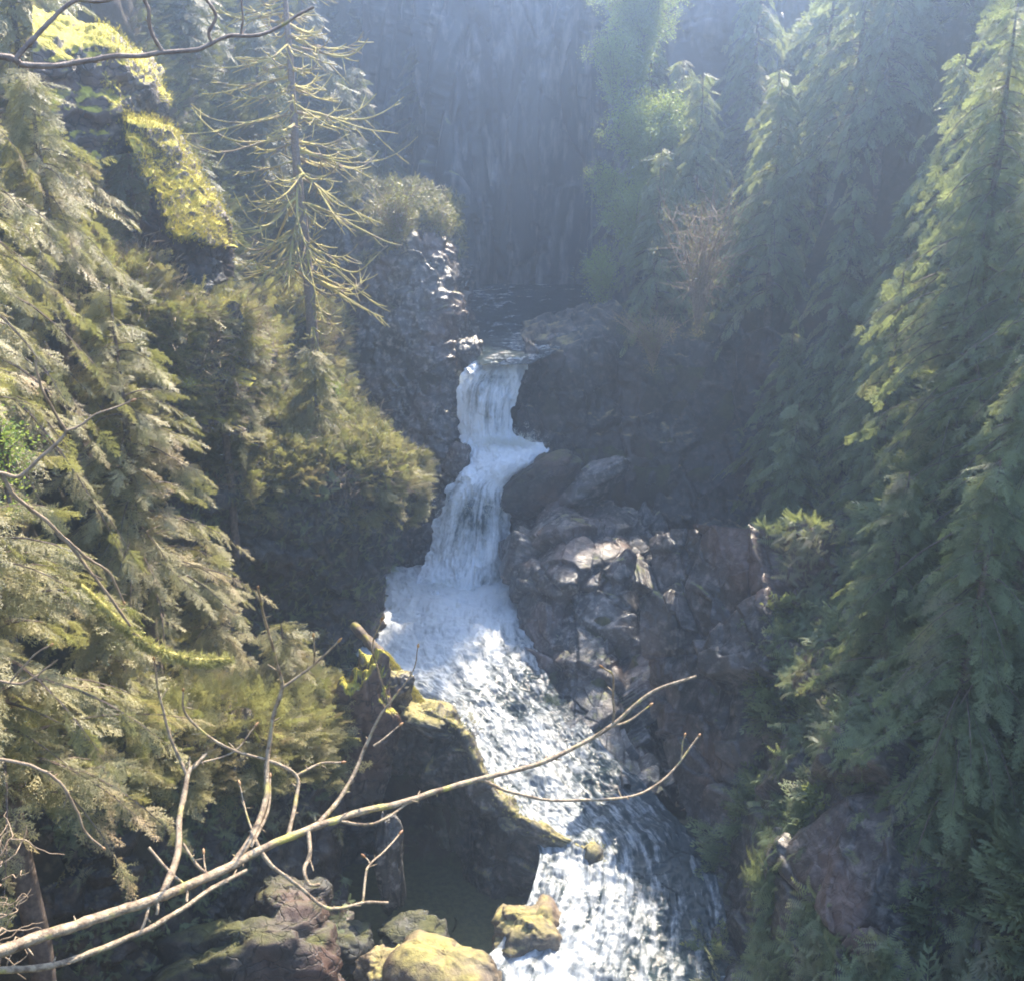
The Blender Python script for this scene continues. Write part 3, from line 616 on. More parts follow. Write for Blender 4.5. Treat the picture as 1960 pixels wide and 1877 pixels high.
def sticks():
    for sd in range(4):
        r = np.random.default_rng(190 + sd); V = []; Q = []
        for k in range(16):
            d = norm(np.array([r.uniform(.2, 1), r.normal(0, .5), r.normal(0, .5)])); p = np.array([0, 0, 0.]) + r.normal(0, .08, 3)
            for j in range(3):
                e_ = p + d * r.uniform(.2, .4); wv = norm(np.cross(d, r.normal(0, 1, 3))) * .009; q = len(V); V.extend([p - wv, p + wv, e_ + wv * .6, e_ - wv * .6]); Q.append([q, q + 1, q + 2, q + 3])
                p = e_; d = norm(d + r.normal(0, .45, 3) - [0, 0, .1])
        TPL.setdefault('sticks', []).append((np.array(V), np.array(Q)))
extra_templates(); sticks()
def gz(x, y): # height of the built ground
    V, nx, ny = GRID; xs = V[:nx, 0] * 0; xi = V.reshape(ny, nx, 3)[:, :, 1][:, 0]
    iy = int(np.clip(np.searchsorted(xi, y), 1, ny - 1)); row = V.reshape(ny, nx, 3)[iy]
    o = np.argsort(row[:, 0]); return float(np.interp(x, row[o, 0], row[o, 2]))
def at(px, Y):                  # a spot on the ground at that bearing and distance
    u, y, z = ray(px, 938); x = (px - 980) / F * Y / 0.92; return np.array([x, Y, gz(x, Y) - 0.15])

# ------------------------------------------------------------------ left bank conifers
GL = 'conifers on the left bank'
conifer(8.2, 2.3, 101, 'hi', 135, spr=18, size=0.48, loc=P(40, 1640, 11.2), label='pale hemlock with layered sprays nearest at the lower left', group=GL)
conifer(9.5, 2.8, 102, 'hi', 140, spr=18, size=0.52, droop=0.95, loc=P(-40, 950, 15.5), label='tall drooping hemlock filling the upper left edge', group=GL)
conifer(6.0, 2.0, 103, 'hi', 100, spr=16, size=0.46, loc=P(290, 1180, 18.0), label='hemlock below the mossy ledge on the left slope', group=GL)
conifer(4.6, 1.5, 104, 'hi', 70, spr=11, size=0.5, droop=0.8, loc=P(120, 660, 19.2), label='small drooping hemlock above the mossy ledge', group=GL)
conifer(4.2, 1.5, 105, 'hi', 70, spr=11, size=0.5, loc=P(250, 1560, 15.5), label='low hemlock whose tips hang over the shaded lower cliff', group=GL)
conifer(3.2, 1.2, 106, 'hi', 55, spr=10, size=0.45, loc=P(420, 1310, 20.0), label='young hemlock at the dark foot of the overhanging block', group=GL)
conifer(3.4, 1.4, 107, 'hi', 60, spr=10, size=0.5, loc=P(560, 1480, 19.0), label='bushy young hemlock left of the mossy rock pillar', group=GL)
conifer(3.6, 1.4, 108, 'hi', 60, spr=10, size=0.5, loc=P(430, 830, 23.5), label='small hemlock on top of the overhanging block', group=GL)
conifer(2.6, 1.1, 109, 'mid', 50, spr=10, size=0.45, needle='fern', loc=P(610, 860, 26.6), label='brownish little conifer at the grassy brink of the overhanging block', group=GL)
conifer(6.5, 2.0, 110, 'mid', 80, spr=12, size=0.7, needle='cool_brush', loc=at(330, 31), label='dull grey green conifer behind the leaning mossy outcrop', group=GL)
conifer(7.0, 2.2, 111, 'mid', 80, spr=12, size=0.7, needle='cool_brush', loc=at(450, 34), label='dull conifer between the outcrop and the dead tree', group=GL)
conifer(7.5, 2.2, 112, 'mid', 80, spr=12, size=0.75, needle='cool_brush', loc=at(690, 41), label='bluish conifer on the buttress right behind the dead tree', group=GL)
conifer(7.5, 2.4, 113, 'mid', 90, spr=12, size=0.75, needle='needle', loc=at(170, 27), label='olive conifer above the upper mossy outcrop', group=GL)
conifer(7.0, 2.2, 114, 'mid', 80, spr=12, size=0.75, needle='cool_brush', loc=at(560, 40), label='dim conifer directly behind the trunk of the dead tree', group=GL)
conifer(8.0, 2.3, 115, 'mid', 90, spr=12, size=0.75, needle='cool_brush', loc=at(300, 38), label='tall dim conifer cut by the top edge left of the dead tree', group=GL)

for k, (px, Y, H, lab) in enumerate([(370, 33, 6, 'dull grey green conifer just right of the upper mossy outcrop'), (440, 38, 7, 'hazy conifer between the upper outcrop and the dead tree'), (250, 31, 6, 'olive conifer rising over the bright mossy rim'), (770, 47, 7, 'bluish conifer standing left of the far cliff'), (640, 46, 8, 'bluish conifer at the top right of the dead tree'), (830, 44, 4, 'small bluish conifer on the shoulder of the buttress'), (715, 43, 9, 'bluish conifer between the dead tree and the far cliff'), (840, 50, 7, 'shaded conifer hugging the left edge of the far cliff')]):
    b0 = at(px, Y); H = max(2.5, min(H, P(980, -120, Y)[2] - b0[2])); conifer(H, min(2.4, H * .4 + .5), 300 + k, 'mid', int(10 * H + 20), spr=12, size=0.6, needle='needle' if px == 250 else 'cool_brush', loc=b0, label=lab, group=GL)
# ------------------------------------------------------------------ right bank conifers
GR = 'conifers on the right bank'
rt = [(1880, 14.0, 6.5, 2.0, 'broad fir with green tips at the bottom right corner'), (2010, 16, 9, 2.8, 'tall fir cut by the right edge low down'), (1800, 19.5, 8, 2.4, 'fir whose tips reach left over the dark lower wall'),
      (1660, 23.5, 7, 2.0, 'slim fir at the left edge of the lower right wood'), (1930, 23, 10, 2.8, 'large fir at the right edge at mid height'), (1730, 27, 9.5, 2.5, 'fir with long pale ladder like sprays at mid right'),
      (1570, 30, 8, 2.2, 'fir leaning over the dark hollow right of the falls'), (1990, 20.5, 9, 2.4, 'wide fir in the haze at the right edge'), (1890, 18, 8, 2.3, 'full fir right of the corner fir'), (1800, 22.5, 8, 2.3, 'pale fir above the middle of the right wood'), (1680, 26.5, 8.5, 2.3, 'narrow misty fir left of the middle of the right wood'), (1960, 14.5, 6, 2.0, 'dense fir filling the bottom right edge'), (1430, 34.5, 7, 1.8, 'hazy fir above the brown brush'),
      (1290, 38, 8, 2.1, 'hazy fir beside the far cliff at half height'), (1490, 37, 11, 2.6, 'tall hazy fir right of the bare brown shrub'), (1700, 36, 12, 2.9, 'tall hazy fir in the middle of the right wood'),
      (1920, 37, 13, 3.0, 'faint fir high at the right edge'), (1215, 43, 9, 2.2, 'farthest fir standing against the far cliff'), (1380, 43, 11, 2.5, 'faint fir at the top of the right wood'), (1560, 43, 13, 2.8, 'pale fir at the top right behind the others'),
      (1780, 44, 14, 3.0, 'palest fir near the top right corner'),
      (1720, 17.0, 4.5, 1.3, 'short olive fir above the wall at lower right'), (1500, 25.5, 5, 1.6, 'small fir on the brow of the reddish wall'), (1850, 26, 8, 2.4, 'shaggy fir between the large ones on the right'), (1600, 33, 8, 2.2, 'soft grey green fir behind the hollow'), (1330, 41, 6, 2.0, 'small pale fir behind the bare brown shrub'), (1820, 33, 9, 2.6, 'misty fir deep in the right wood'),
      (1230, 36.5, 5.5, 1.8, 'low pale fir just right of the bend of the upper stream'), (1260, 40.5, 9, 2.4, 'pale green fir at the right edge of the far cliff'), (1420, 38.5, 8, 2.3, 'washed out fir above the bare brown shrub'), (1550, 34, 7, 2.2, 'washed out fir at mid height left of the big right firs'), (1480, 31, 5, 1.8, 'small pale fir on the brow over the dark hollow')]
for k, (px, Y, H, r_, lab) in enumerate(rt):
    b0 = at(px, Y); top = P(980, -120, Y)[2]; H = min(H, top - b0[2]); print('fir', k, px, Y, round(b0[2], 1), round(H, 1))
    if H < 1.5: continue
    r_ = min(r_, H * .42 + .6)
    conifer(H, r_, 200 + k, 'hi' if Y < 24 else 'mid', int(11 * H + 22), spr=18, size=0.42 if Y < 24 else 0.5, droop=0.75, up=.15, needle='needle_cool', loc=at(px, Y), label=lab, group=GR, name='fir_tree')

# ------------------------------------------------------------------ dead mossy tree
def dead_tree():
    r = np.random.default_rng(5); base = P(598, 650, 31.2); e = empty('dead_tree', base); H = 12.0
    tag(e, 'tall dead conifer with curved yellow mossy bare branches', 'tree')
    b = MB(); z = np.linspace(-0.6, H, 20); b.tube(np.stack([-0.02 * z + 0.03 * np.sin(z), 0 * z, z], 1), 0.17 * (1 - z.clip(0) / 15), 9, 0, .5, .08); b.build('trunk', M['darktwig'], e)
    n = 98
    for k in range(n):
        t = (k + r.uniform(0, 1)) / n; h = 0.35 + t * (H - 1.0); az = r.uniform(0, 6.28)
        L = (1.9 + 1.0 * math.exp(-((h - 4.2) / 2.2) ** 2)) * r.uniform(.4, 1.35)
        low = h < 4.6; dr = (0.95 if low else 0.5) * r.uniform(.6, 1.3)
        if h < 1.6: L *= .7
        s_ = np.linspace(0, 1, 12); u = r.uniform(.0, .25)
        zz = h + L * (u * s_ - dr * s_ ** 1.2 + (dr * .3 if low else dr * r.uniform(.5, 1.1)) * s_ ** 3); be = r.normal(0, .25)
        pt = np.stack([-0.02 * h + np.cos(az + be * s_) * L * s_ * (1 - .22 * s_ * low), np.sin(az + be * s_) * L * s_ * (1 - .22 * s_ * low), zz], 1)
        m = MB(); m.tube(pt, np.linspace(.045, .014, 12) * r.uniform(.6, 1.3), 5, 0, .5, .25); forks = [pt]
        for f_ in range(2):
            a2 = az + r.choice([-1, 1]) * r.uniform(.25, .7); l2 = L * r.uniform(.35, .9); k0 = r.integers(1, 4); s3 = np.linspace(0, 1, 12)
            p2 = pt[k0] + np.stack([np.cos(a2) * l2 * s3, np.sin(a2) * l2 * s3, l2 * (-dr * .8 * s3 ** 1.3 + dr * r.uniform(.3, 1.1) * s3 ** 3)], 1)
            m.tube(p2, np.linspace(.032, .012, 12), 4, 0, .5, .25); forks.append(p2)
        for q in range(r.integers(9, 18)):
            pt = forks[r.integers(0, 3)]; tq = r.uniform(.2, .98); i = int(tq * 10.9); p0 = pt[i]; d = norm(pt[i + 1] - pt[i]); sd = norm(np.cross(d, [0, 0, 1])) * r.choice([-1, 1])
            l = r.uniform(.2, .7) * L * .45; dd = norm(d * .8 + sd * .7 + np.array([0, 0, r.uniform(-1.0, .15)])); ss = np.linspace(0, 1, 5)[:, None]
            m.tube(p0 + dd * l * ss + np.array([0, 0, r.uniform(-.1, .3)]) * l * ss ** 2, np.linspace(.02, .008, 5), 4, 0, .5, .2)
        m.build('branch', M['mossbark'], e)
dead_tree()

# ------------------------------------------------------------------ near bare branches
def branch_thing(name, label, cat, lines, Yf, k=1.0, mat='twig', limb=0, group=None):
    """lines: list of (points in the picture, start radius px, end radius px); Yf gives the distance of a point"""
    base = P(*lines[0][0][0], Yf(*lines[0][0][0])); e = empty(name, base); tag(e, label, cat, group)
    r = np.random.default_rng(len(lines) * 7 + 1); nl = 0
    for (pts, r0, r1) in lines:
        W = np.array([P(x, y, Yf(x, y)) for x, y in pts]); n = max(8, len(pts) * 6); c = crv(W, n)
        seg = np.linalg.norm(np.diff(c, axis=0), axis=1).sum(); d = np.linalg.norm(c - np.array([0, 0, CZ]), axis=1)
        wob = np.stack([fbm(c * 9 + q, 2, q) for q in (1, 2, 3)], 1) * 0.0035 * d[:, None] / 2.5
        wob *= np.sin(np.linspace(0, math.pi, n))[:, None]; c = c + wob
        rad = np.linspace(r0, r1, n) / F * d * k
        kn = 1 + 0.35 * np.clip(np.sin(np.arange(n) * 1.9 + nl), .75, 1) - .3
        b = MB(); b.tube(c - base, rad * kn, 8, 0, .5, .10)
        for q in range(int(seg / (0.05 if d[0] < 4 else .2))):         # short spurs and leaf scars
            i = r.integers(2, n - 2); dn = norm(norm(c[i + 1] - c[i]) * .7 + r.normal(0, .6, 3)); l = r.uniform(.3, 1.6) ** 2 * 11 / F * d[i]; g = np.linspace(0, 1, 4)
            b.tube(c[i] - base + dn * (g * l)[:, None], np.array([1, .7, .8, .3]) * min(rad[i] * .5, 2.2 / F * d[i]), 5, 0)
        o = b.build('limb' if nl <= limb else 'twig', M[mat], e)
        if nl > limb and r1 < 2.2:                                # a bud on the tip
            dd = norm(c[-1] - c[-2]); q = np.linspace(0, 1, 7); bl = 11 / F * d[-1] * r.uniform(.7, 1.3); m = MB()
            m.tube(c[-1] - base + dd * (q * bl)[:, None], np.sin(q * 2.7 + .25) * 2.7 / F * d[-1], 6, 0, r.random()); m.build('bud', M['bud'], e)
        nl += 1
    return e
def cc(l): return [(x * .694, 1080 + y * .694) for x, y in l]
YF = lambda x, y: 2.2 + 0.9 * max(x, -200) / 1335 + 0.25 * math.sin(y / 170)
L = [([(-260, 1100), (-120, 1085), (0, 1068), (120, 1022), (260, 980), (400, 930), (520, 885), (640, 830), (720, 785), (870, 722), (1000, 683), (1130, 648), (1250, 612), (1380, 578), (1480, 550), (1590, 502), (1690, 440), (1800, 350), (1920, 308)], 11, 2.6),
     ([(-260, 1130), (0, 1118), (150, 1105), (260, 1070), (390, 1010), (500, 950), (590, 890), (680, 843)], 6.5, 3.5),
     ([(450, 905), (490, 800), (495, 700), (515, 580), (540, 550), (570, 520)], 7, 3), ([(515, 580), (480, 500), (440, 350), (425, 265)], 3.4, 1.6), ([(545, 548), (640, 515), (700, 450)], 2, 1.2),
     ([(640, 830), (700, 740), (730, 650), (735, 540), (750, 430), (778, 340), (760, 260), (735, 170), (712, 65)], 6.5, 2.0), ([(778, 340), (860, 280), (930, 215)], 3, 1.6), ([(865, 275), (865, 200)], 2, 1.4),
     ([(690, 780), (735, 690), (745, 590)], 3.5, 2), ([(795, 745), (815, 650), (815, 582), (740, 540), (640, 510), (560, 460), (510, 405), (505, 350)], 4, 1.8), ([(815, 582), (880, 550), (940, 545)], 2.8, 1.8),
     ([(870, 722), (940, 640), (1000, 520), (1040, 430), (1095, 355)], 5, 1.9), ([(1030, 500), (1100, 445)], 2.2, 1.3), ([(1075, 390), (1030, 240), (1052, 155)], 1.6, 1.0), ([(1093, 360), (1140, 290), (1152, 230)], 1.5, 1.0),
     ([(690, 735), (740, 820), (800, 870), (880, 935), (930, 945), (1000, 932), (1070, 932)], 3.8, 2.6), ([(1000, 932), (1008, 850), (1020, 828), (1060, 790), (1100, 745)], 2.6, 1.6), ([(1020, 828), (1008, 808)], 1.8, 1.2),
     ([(850, 735), (855, 800), (838, 840), (850, 880), (882, 882)], 4.5, 3), ([(1330, 592), (1400, 625), (1500, 645), (1600, 650), (1700, 645), (1790, 620), (1860, 560), (1925, 475)], 3.2, 1.9), ([(1878, 535), (1887, 475)], 1.8, 1.3),
     ([(1690, 440), (1693, 380), (1692, 310), (1665, 285)], 2.6, 1.6), ([(1670, 450), (1740, 430), (1790, 390)], 2.4, 1.4), ([(940, 708), (1010, 718), (1060, 700), (1130, 652)], 3, 2.4),
     ([(505, 770), (555, 840), (600, 860)], 2.6, 3), ([(410, 780), (470, 850), (510, 890), (515, 930)], 2.6, 2.4), ([(430, 920), (432, 965)], 3.4, 2.6), ([(410, 940), (385, 1020)], 3, 2.6), ([(715, 790), (680, 690), (662, 610)], 2.2, 1.3), ([(570, 858), (562, 800)], 2, 1.2)]
branch_thing('bare_branch', 'long bare budding branch reaching across the lower foreground from the left', 'branch', [(cc(p), a, b) for p, a, b in L], YF, 1.0, 'twig', 1)
def c1(l): return [(x * .337, y * .337) for x, y in l]
branch_thing('bare_branch', 'dark bare forked branch crossing the upper left corner', 'branch',
             [(c1([(-400, 300), (0, 320), (90, 340), (130, 365), (330, 370), (600, 330), (900, 305), (1130, 275), (1300, 210), (1500, 190), (1690, 90), (1780, 40)]), 6, 2.3),
              (c1([(90, 335), (180, 230), (300, 110), (430, 10), (560, 10), (700, -20)]), 4.5, 2.5), (c1([(920, 290), (850, 180), (845, 60), (800, -30)]), 3.4, 3), (c1([(1200, 240), (1190, 180), (1230, 90), (1150, -30)]), 3, 2.8), (c1([(1370, 200), (1375, 90), (1370, -20)]), 1.8, 1.5)],
             lambda x, y: 5.0 + x / 900, 1.0, 'darktwig')
def c4(l): return [(x * .337, 624 + y * .337) for x, y in l]
branch_thing('bare_branch', 'thin pale angular branch at the left edge at mid height', 'branch',
             [(c4([(-300, 820), (0, 835), (110, 855), (230, 750), (340, 650), (375, 600), (350, 550), (250, 380), (205, 250), (205, 190)]), 4.2, 2), (c4([(375, 595), (450, 570), (560, 500), (740, 430)]), 2.6, 1.6),
              (c4([(10, 845), (100, 980), (280, 1120), (400, 1250), (520, 1400), (740, 1700)]), 4, 2.4), (c4([(280, 1120), (480, 1300), (620, 1400), (700, 1560)]), 2.6, 1.8)], lambda x, y: 7.0 + x / 500, 1.0, 'redtwig')
branch_thing('bare_branch', 'small pale twig at the left edge above the brambles', 'branch',
             [([(-40, 1290), (0, 1302), (40, 1308), (75, 1290), (110, 1262)], 3, 1.6), ([(20, 1304), (60, 1258), (95, 1235)], 2, 1.4), ([(-20, 1450), (60, 1465), (120, 1500), (165, 1590), (195, 1620)], 3.2, 1.8)], lambda x, y: 6.0, 1.0, 'redtwig')
def bramble():
    r = np.random.default_rng(77); base = P(-60, 1900, 6.0); e = empty('bare_shrub', base); tag(e, 'tangled leafless brown bramble at the lower left edge', 'shrub')
    m = MB()
    for k in range(70):
        p = P(r.uniform(-120, 20), r.uniform(1600, 1950), r.uniform(5.6, 6.8)) - base; d = norm(np.array([r.uniform(.1, 1), r.normal(0, .5), r.uniform(-.1, 1)])); pts = [p]
        for q in range(9):
            d = norm(d + r.normal(0, .55, 3)); pts.append(pts[-1] + d * r.uniform(.03, .07))
        m.tube(crv(pts, 22), np.linspace(.0065, .0028, 22), 4, 0)
    m.build('stems', M['redtwig'], e)
bramble()
def mossy_bough():
    r = np.random.default_rng(8)
    for pts, rad, lab in (([(150, 1120), (235, 1195), (290, 1238), (370, 1262), (440, 1262)], .05, 'furry bough coated in pale yellow moss on the left'), ([(-30, 1448), (40, 1462), (100, 1490)], .05, 'short mossy bough at the left edge low down')):
        W = crv([P(x, y, 11.0 + x / 300) for x, y in pts], 26); base = W[0]; e = empty('mossy_bough', base); tag(e, lab, 'branch')
        m = MB(); m.tube(W - base, np.linspace(rad, rad * .5, 26), 9, 0, .5, .2); m.build('limb', M['mossbark'], e)
        n = 3500 if rad > .06 else 900; i = r.integers(0, 25, n); t = r.random(n)[:, None]; p = W[i] * (1 - t) + W[i + 1] * t; dn = norm(r.normal(0, 1, (n, 3)) + [0, 0, -.3])
        mm = MB(); place(mm, 'tuft', p - base + dn * rad * .6, dn + [.3, 0, -.5], r.uniform(.07, .2, n), r.random(n), 0, r); mm.build('moss_coat', M['palemoss'], e, smooth=False)
mossy_bough()
def log():
    a, b = P(676, 1195, 22.6), P(800, 1352, 20.9); e = empty('fallen_log', b); tag(e, 'leaning mossy log beside the sunlit corner of the pool', 'log')
    q = np.linspace(0, 1, 16)[:, None]; m = MB(); m.tube(a - b + (b - b + (b - a)) * q + np.array([0, 0, .12]) * np.sin(q * 3.1), np.linspace(.09, .16, 16), 12, 0, .5, .3); m.build('trunk', M['logbark'], e)
    r = np.random.default_rng(3); n = 1500; t = .45 + .55 * r.random(n)[:, None]; dn = norm(r.normal(0, .45, (n, 3)) + [.6, -.1, .6]); mm = MB()
    place(mm, 'tuft', (a - b) * (1 - t) + np.array([0, 0, .12]) * np.sin(t * 3.1) + dn * (.09 + .07 * t), dn, r.uniform(.06, .13, n), r.random(n), 0, r); mm.build('moss_coat', M['moss'], e, smooth=False)
log()

# ------------------------------------------------------------------ shrubs
def shrub(px, py, Y, w_, h_, seed, mat, label, n=420, leafs=.35, wood='bark', stems=26, name='shrub', kind='leafy'):
    r = np.random.default_rng(seed); base = P(px, py, Y); e = empty(name, base); tag(e, label, 'shrub')
    m = MB(); tips = []
    for k in range(stems):
        az = r.uniform(0, 6.28); ou = r.uniform(.1, 1) * w_ / 2; hh = h_ * r.uniform(.5, 1)
        c = crv([[0, 0, -.3], [math.cos(az) * ou * .3, math.sin(az) * ou * .3, hh * .45], [math.cos(az) * ou, math.sin(az) * ou, hh * r.uniform(.8, 1)]], 9); m.tube(c, np.linspace(.022, .006, 9), 4, 0); tips.append(c)
        for q in range(4):
            i = r.integers(3, 8); d = norm(r.normal(0, 1, 3) + [0, 0, .3]); s2 = c[i] + d * np.linspace(0, 1, 5)[:, None] * h_ * .22; m.tube(s2, np.linspace(.009, .004, 5), 4, 0); tips.append(s2)
    m.build('stems', M[wood], e)
    if n:
        T = np.concatenate(tips); i = r.integers(0, len(T), n); p = T[i] + r.normal(0, .08, (n, 3)); mm = MB()
        place(mm, kind, p, norm(r.normal(0, 1, (n, 3)) + [0, 0, .4]), r.uniform(.6, 1.3, n) * leafs, r.random(n), 0, r); mm.build('leaves', M[mat], e, smooth=False)
shrub(1175, 180, 40, 1.8, 2.4, 1, 'leaf', 'bright green leafy bush at the top left edge of the right wood', 500, .45)
shrub(1165, 400, 39, 1.6, 1.8, 2, 'leaf', 'small light green bush against the far cliff at mid height', 300, .4)
shrub(1150, 560, 37.5, 1.7, 1.6, 3, 'leaf', 'green bush overhanging the end of the upper stream', 380, .42)
shrub(1225, 120, 41.5, 3.6, 4.4, 11, 'leaf', 'wide light green bush high on the right edge of the far cliff', 1800, .5, stems=50)
shrub(1235, 330, 39.5, 3.2, 2.8, 12, 'leaf', 'dull green bush beside the far cliff above the middle', 1500, .5, stems=40)
shrub(1215, 480, 38, 2.8, 2.4, 13, 'leaf', 'broad green bush over the bend of the upper stream', 1300, .45, stems=40)
shrub(1335, 620, 33, 3.4, 4.6, 4, 'fern', 'bare brown twiggy shrub in front of the hazy firs', 120, .3, 'redtwig', 60, 'bare_shrub')
shrub(1250, 690, 33.5, 3.2, 1.8, 5, 'fern', 'low brown shrub above the shaded hollow', 160, .3, 'redtwig', 50, 'bare_shrub')
shrub(760, 460, 37, 3.0, 2.2, 6, 'fern', 'brown tangled brush on the crown of the buttress', 260, .4, 'redtwig', 50, 'bare_shrub')
shrub(845, 470, 38, 1.2, 1.6, 7, 'fern', 'pale brown tuft of brush at the corner of the buttress', 160, .4, 'redtwig', 24, 'bare_shrub')
shrub(640, 790, 29.5, .9, 1.2, 8, 'leaf', 'small bright yellow green plant on the mound below the dead tree', 120, .3, stems=10)
shrub(8, 900, 9.0, .35, .5, 9, 'leaf', 'little vivid yellow green plant at the left edge', 60, .2, stems=8)

# ------------------------------------------------------------------ ground cover
def cover(name, label, V, N_, n, kind, mat, size, seed, keep=None, up=.6, cat='undergrowth', idx=None):
    r = np.random.default_rng(seed); i = r.integers(0, len(V), n * 14) if idx is None else r.choice(idx, n * 14); p = V[i]; nn = N_[i]
    ok = np.ones(len(p), bool) if keep is None else keep(p, nn, r)
    p, nn = p[ok][:n], nn[ok][:n]; k = len(p); p = p + r.normal(0, .06, (k, 3)); d = norm(nn + np.array([0, 0, up]) + r.normal(0, .35, (k, 3)))
    m = MB(); place(m, kind, p - d * .03, d, r.uniform(*size, k), r.random(k), 0, r); o = m.build(name, M[mat], smooth=False)
    return tag(o, label, cat, kind='stuff')
def proj(p):
    y = p[:, 1]; z = p[:, 2] - CZ; f = cp * y - sp * z; return 980 + F * p[:, 0] / f, 938.5 - F * (sp * y + cp * z) / f
Vt, nx, ny = GRID; G3 = Vt.reshape(ny, nx, 3); Nt = norm(np.cross(np.gradient(G3, axis=1), np.gradient(G3, axis=0))).reshape(-1, 3)
def sample_ground(n=700000):    # spots spread evenly over the built ground, steep faces too
    r = np.random.default_rng(2); i = (np.arange(ny - 1)[:, None] * nx + np.arange(nx - 1)[None]).ravel(); a, b, c, d = (Vt[i + k].astype(float) for k in (0, 1, nx, nx + 1))
    ar = np.linalg.norm(np.cross(b - a, c - a), axis=1); ar *= (a[:, 1] > 6) & (a[:, 1] < 60) & (np.abs(a[:, 0]) < 40); k = r.choice(len(i), n, p=ar / ar.sum()); u, v = r.random((2, n, 1))
    p = a[k] * (1 - u) * (1 - v) + b[k] * u * (1 - v) + c[k] * (1 - u) * v + d[k] * u * v; nn = norm(np.cross(b - a, c - a))[k]
    cv = CARVED[0]; free = ~(cv[i] & cv[i + 1] & cv[i + nx] & cv[i + nx + 1])[k]; return p, nn, free
Vt, Nt, free_ = sample_ground(); FREE = np.nonzero(free_)[0]
def seen(p, n, r):
    px, py = proj(p); clear = (px > 195) & (px < 470) & (py > 50) & (py < 610) & (p[:, 1] < 27)
    return ~clear & seen0(p, n, r)
def seen0(p, n, r):
    px, py = proj(p); return (px > -250) & (px < 2200) & (py > -300) & (py < 2100) & (p[:, 1] > 6) & (p[:, 1] < 48) & ((p[:, 0] < st(p[:, 1], 1) - .3) | (p[:, 0] > st(p[:, 1], 2) + .3))
cover('undergrowth', 'olive brown brush covering the left slope', Vt, Nt, 13000, 'fern', 'fern', (.25, .65), 1, lambda p, n, r: seen(p, n, r) & (p[:, 0] < 0), idx=FREE)
cover('undergrowth', 'leafy low growth on the left slope', Vt, Nt, 7000, 'hi', 'needle', (.3, .7), 2, lambda p, n, r: seen(p, n, r) & (p[:, 0] < 0), up=.1, idx=FREE)
cover('undergrowth', 'soft hanging sprays filling the gaps of the right wood', Vt, Nt, 9000, 'hi', 'needle_cool', (.45, .9), 29, lambda p, n, r: seen(p, n, r) & (p[:, 0] > 0) & (p[:, 1] > 12), idx=FREE, up=-.2)
cover('undergrowth', 'dull green growth under the right wood', Vt, Nt, 20000, 'mid', 'needle_cool', (.35, .9), 3, lambda p, n, r: seen(p, n, r) & (p[:, 0] > 0), up=.1, idx=FREE)
def on(keys): return np.concatenate([CLIFFS[k][0] for k in keys]), np.concatenate([CLIFFS[k][1] for k in keys])
V_, N_ = on(['outcrop_hi', 'outcrop_mid', 'ledge'])
cover('moss', 'bright yellow moss on the left outcrops', V_, N_, 16000, 'tuft', 'moss', (.05, .15), 4, lambda p, n, r: (n[:, 2] + .3 * fbm(p / .5, 3, 6) > .25) & (proj(p)[0] > 196 + 25 * fbm(p / .7, 2, 5)), cat='moss')
V_, N_ = on(['ledge', 'mound'])
cover('grass', 'dry brown grass hanging on the mound and ledge', V_, N_, 4200, 'tuft', 'fern', (.15, .45), 5, up=-.1, cat='grass')
cover('undergrowth', 'green sprays and ferns over the mossy ledges and the mound', V_, N_, 2200, 'hi', 'needle', (.25, .55), 26, up=.1)
cover('moss', 'clumps of yellow moss between the ferns of the ledges', V_, N_, 5000, 'tuft', 'moss', (.06, .16), 27, lambda p, n, r: (fbm(p / .8, 3, 12) > .25), cat='moss')
V_, N_ = on(['overhang'])
cover('undergrowth', 'green sprays bulging over the brow of the overhanging block', V_, N_, 2200, 'hi', 'needle', (.3, .6), 28, lambda p, n, r: proj(p)[1] < 960 + 70 * fbm(p, 2, 4), up=.1)
cover('grass', 'grass and ferns fringing the top of the overhanging block', V_, N_, 5200, 'tuft', 'fern', (.25, .7), 6, lambda p, n, r: proj(p)[1] < 900 + 60 * fbm(p, 2, 4), up=0, cat='grass')
cover('undergrowth', 'sparse dark ferns on the face of the overhanging block', V_, N_, 1500, 'fern', 'needle_cool', (.15, .4), 7, up=-.1)
V_, N_ = on(['lower'])
cover('undergrowth', 'sparse growth on the shadowed lower cliff', V_, N_, 1500, 'fern', 'needle_cool', (.1, .3), 8, lambda p, n, r: fbm(p / 1.3, 2, 3) > .1)
V_, N_ = on(['buttress'])
cover('undergrowth', 'brush on the upper part of the buttress', V_, N_, 2600, 'fern', 'fern', (.2, .5), 9, lambda p, n, r: proj(p)[1] < 430 + 70 * fbm(p, 2, 4), up=0)
V_, N_ = on(['right_low', 'recess'])
cover('undergrowth', 'patchy growth on the right rock walls', V_, N_, 3200, 'fern', 'needle_cool', (.2, .5), 10, lambda p, n, r: (proj(p)[0] > 1450 + 60 * fbm(p, 2, 9)) & (fbm(p / 1.3, 2, 3) > -.1), up=0)

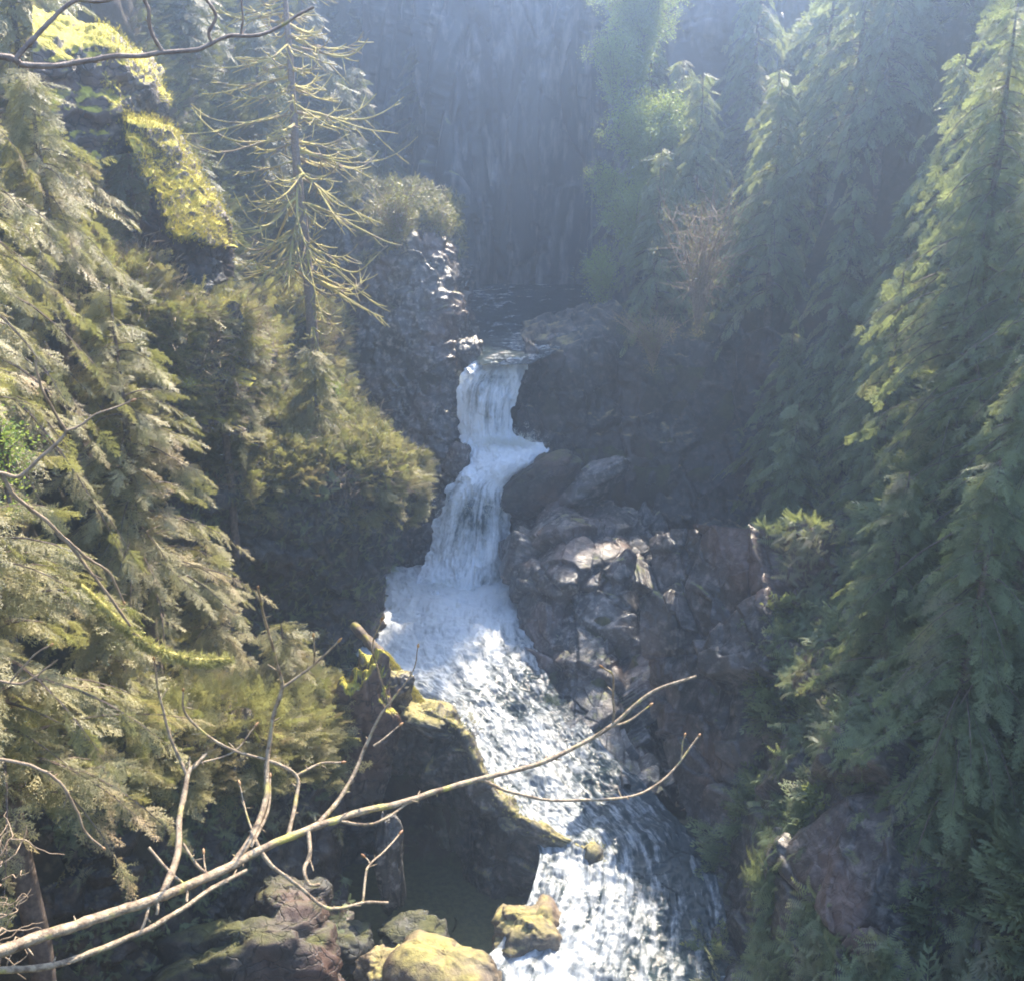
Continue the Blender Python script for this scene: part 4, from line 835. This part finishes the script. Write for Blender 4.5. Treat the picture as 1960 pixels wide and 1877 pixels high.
V_, N_ = on(['lower'])
cover('undergrowth', 'hemlock like growth along the brow of the shadowed lower cliff', V_, N_, 1500, 'hi', 'needle', (.35, .7), 21, lambda p, n, r: proj(p)[1] < 1500 + 40 * fbm(p, 2, 4), up=.2)
cover('dead_twigs', 'tangle of dead brown twigs on the left slope', Vt, Nt, 6000, 'sticks', 'redtwig', (.35, .9), 22, lambda p, n, r: seen(p, n, r) & (p[:, 0] < 0), idx=FREE, cat='twigs')
V_, N_ = on(['ledge', 'mound', 'overhang'])
cover('dead_twigs', 'dead brown twigs among the grass of the mossy ledges', V_, N_, 600, 'sticks', 'redtwig', (.3, .8), 23, lambda p, n, r: proj(p)[1] < 930, cat='twigs')
V_, N_ = on(['wedge'])
cover('moss', 'sunlit moss along the rim of the dark wedge', V_, N_, 2600, 'tuft', 'palemoss', (.05, .14), 24, lambda p, n, r: (n[:, 2] > .45) & (fbm(p / .4, 3, 6) > -.2), cat='moss')
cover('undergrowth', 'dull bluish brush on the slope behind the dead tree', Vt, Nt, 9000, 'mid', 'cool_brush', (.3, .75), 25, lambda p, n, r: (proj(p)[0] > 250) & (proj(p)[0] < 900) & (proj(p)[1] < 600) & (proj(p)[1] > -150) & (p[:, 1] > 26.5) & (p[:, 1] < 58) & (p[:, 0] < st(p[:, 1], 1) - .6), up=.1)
# fine spray thrown up where the falls land
def splash():
    r = np.random.default_rng(31); m = MB()
    for (px, py, Y, w_, h_, n) in ((960, 850, 32.3, 1.2, .5, 260), (860, 1135, 29.9, 1.9, .5, 420), (1000, 850, 32.2, .7, .35, 120), (890, 975, 31, 1.2, .5, 160), (940, 730, 33.2, .9, .4, 120)):
        c = P(px, py, Y); q = c + np.stack([r.normal(0, w_ * .45, n), -abs(r.normal(0, .25, n)), abs(r.normal(0, h_ * .5, n))], 1)
        place(m, 'leafy', q, norm(r.normal(0, 1, (n, 3))), r.uniform(.06, .2, n), r.random(n), 0, r)
    tag(m.build('water_spray', M['drops'], smooth=False), 'white spray tossed up along the falls', 'spray', kind='stuff')
splash()
# ------------------------------------------------------------------ haze
def haze():
    x0, x1, y0, y1, z0, z1 = -64, 64, -28, 98, -6, 36
    V = [(x, y, z) for x in (x0, x1) for y in (y0, y1) for z in (z0, z1)]; Q = [(0, 1, 3, 2), (4, 6, 7, 5), (0, 4, 5, 1), (2, 3, 7, 6), (0, 2, 6, 4), (1, 5, 7, 3)]
    m, t, o = new_mat('haze'); v = t.nodes.new('ShaderNodeVolumePrincipled'); v.inputs['Color'].default_value = (0.55, 0.72, 1.0, 1); v.inputs['Density'].default_value = HAZE; v.inputs['Anisotropy'].default_value = 0.82
    t.links.new(v.outputs[0], o.inputs['Volume'])
    tag(link_mesh('haze', V, Q, m, smooth=False), 'thin bluish haze filling the gorge', 'haze', kind='stuff')
HAZE = 0.0062
haze()
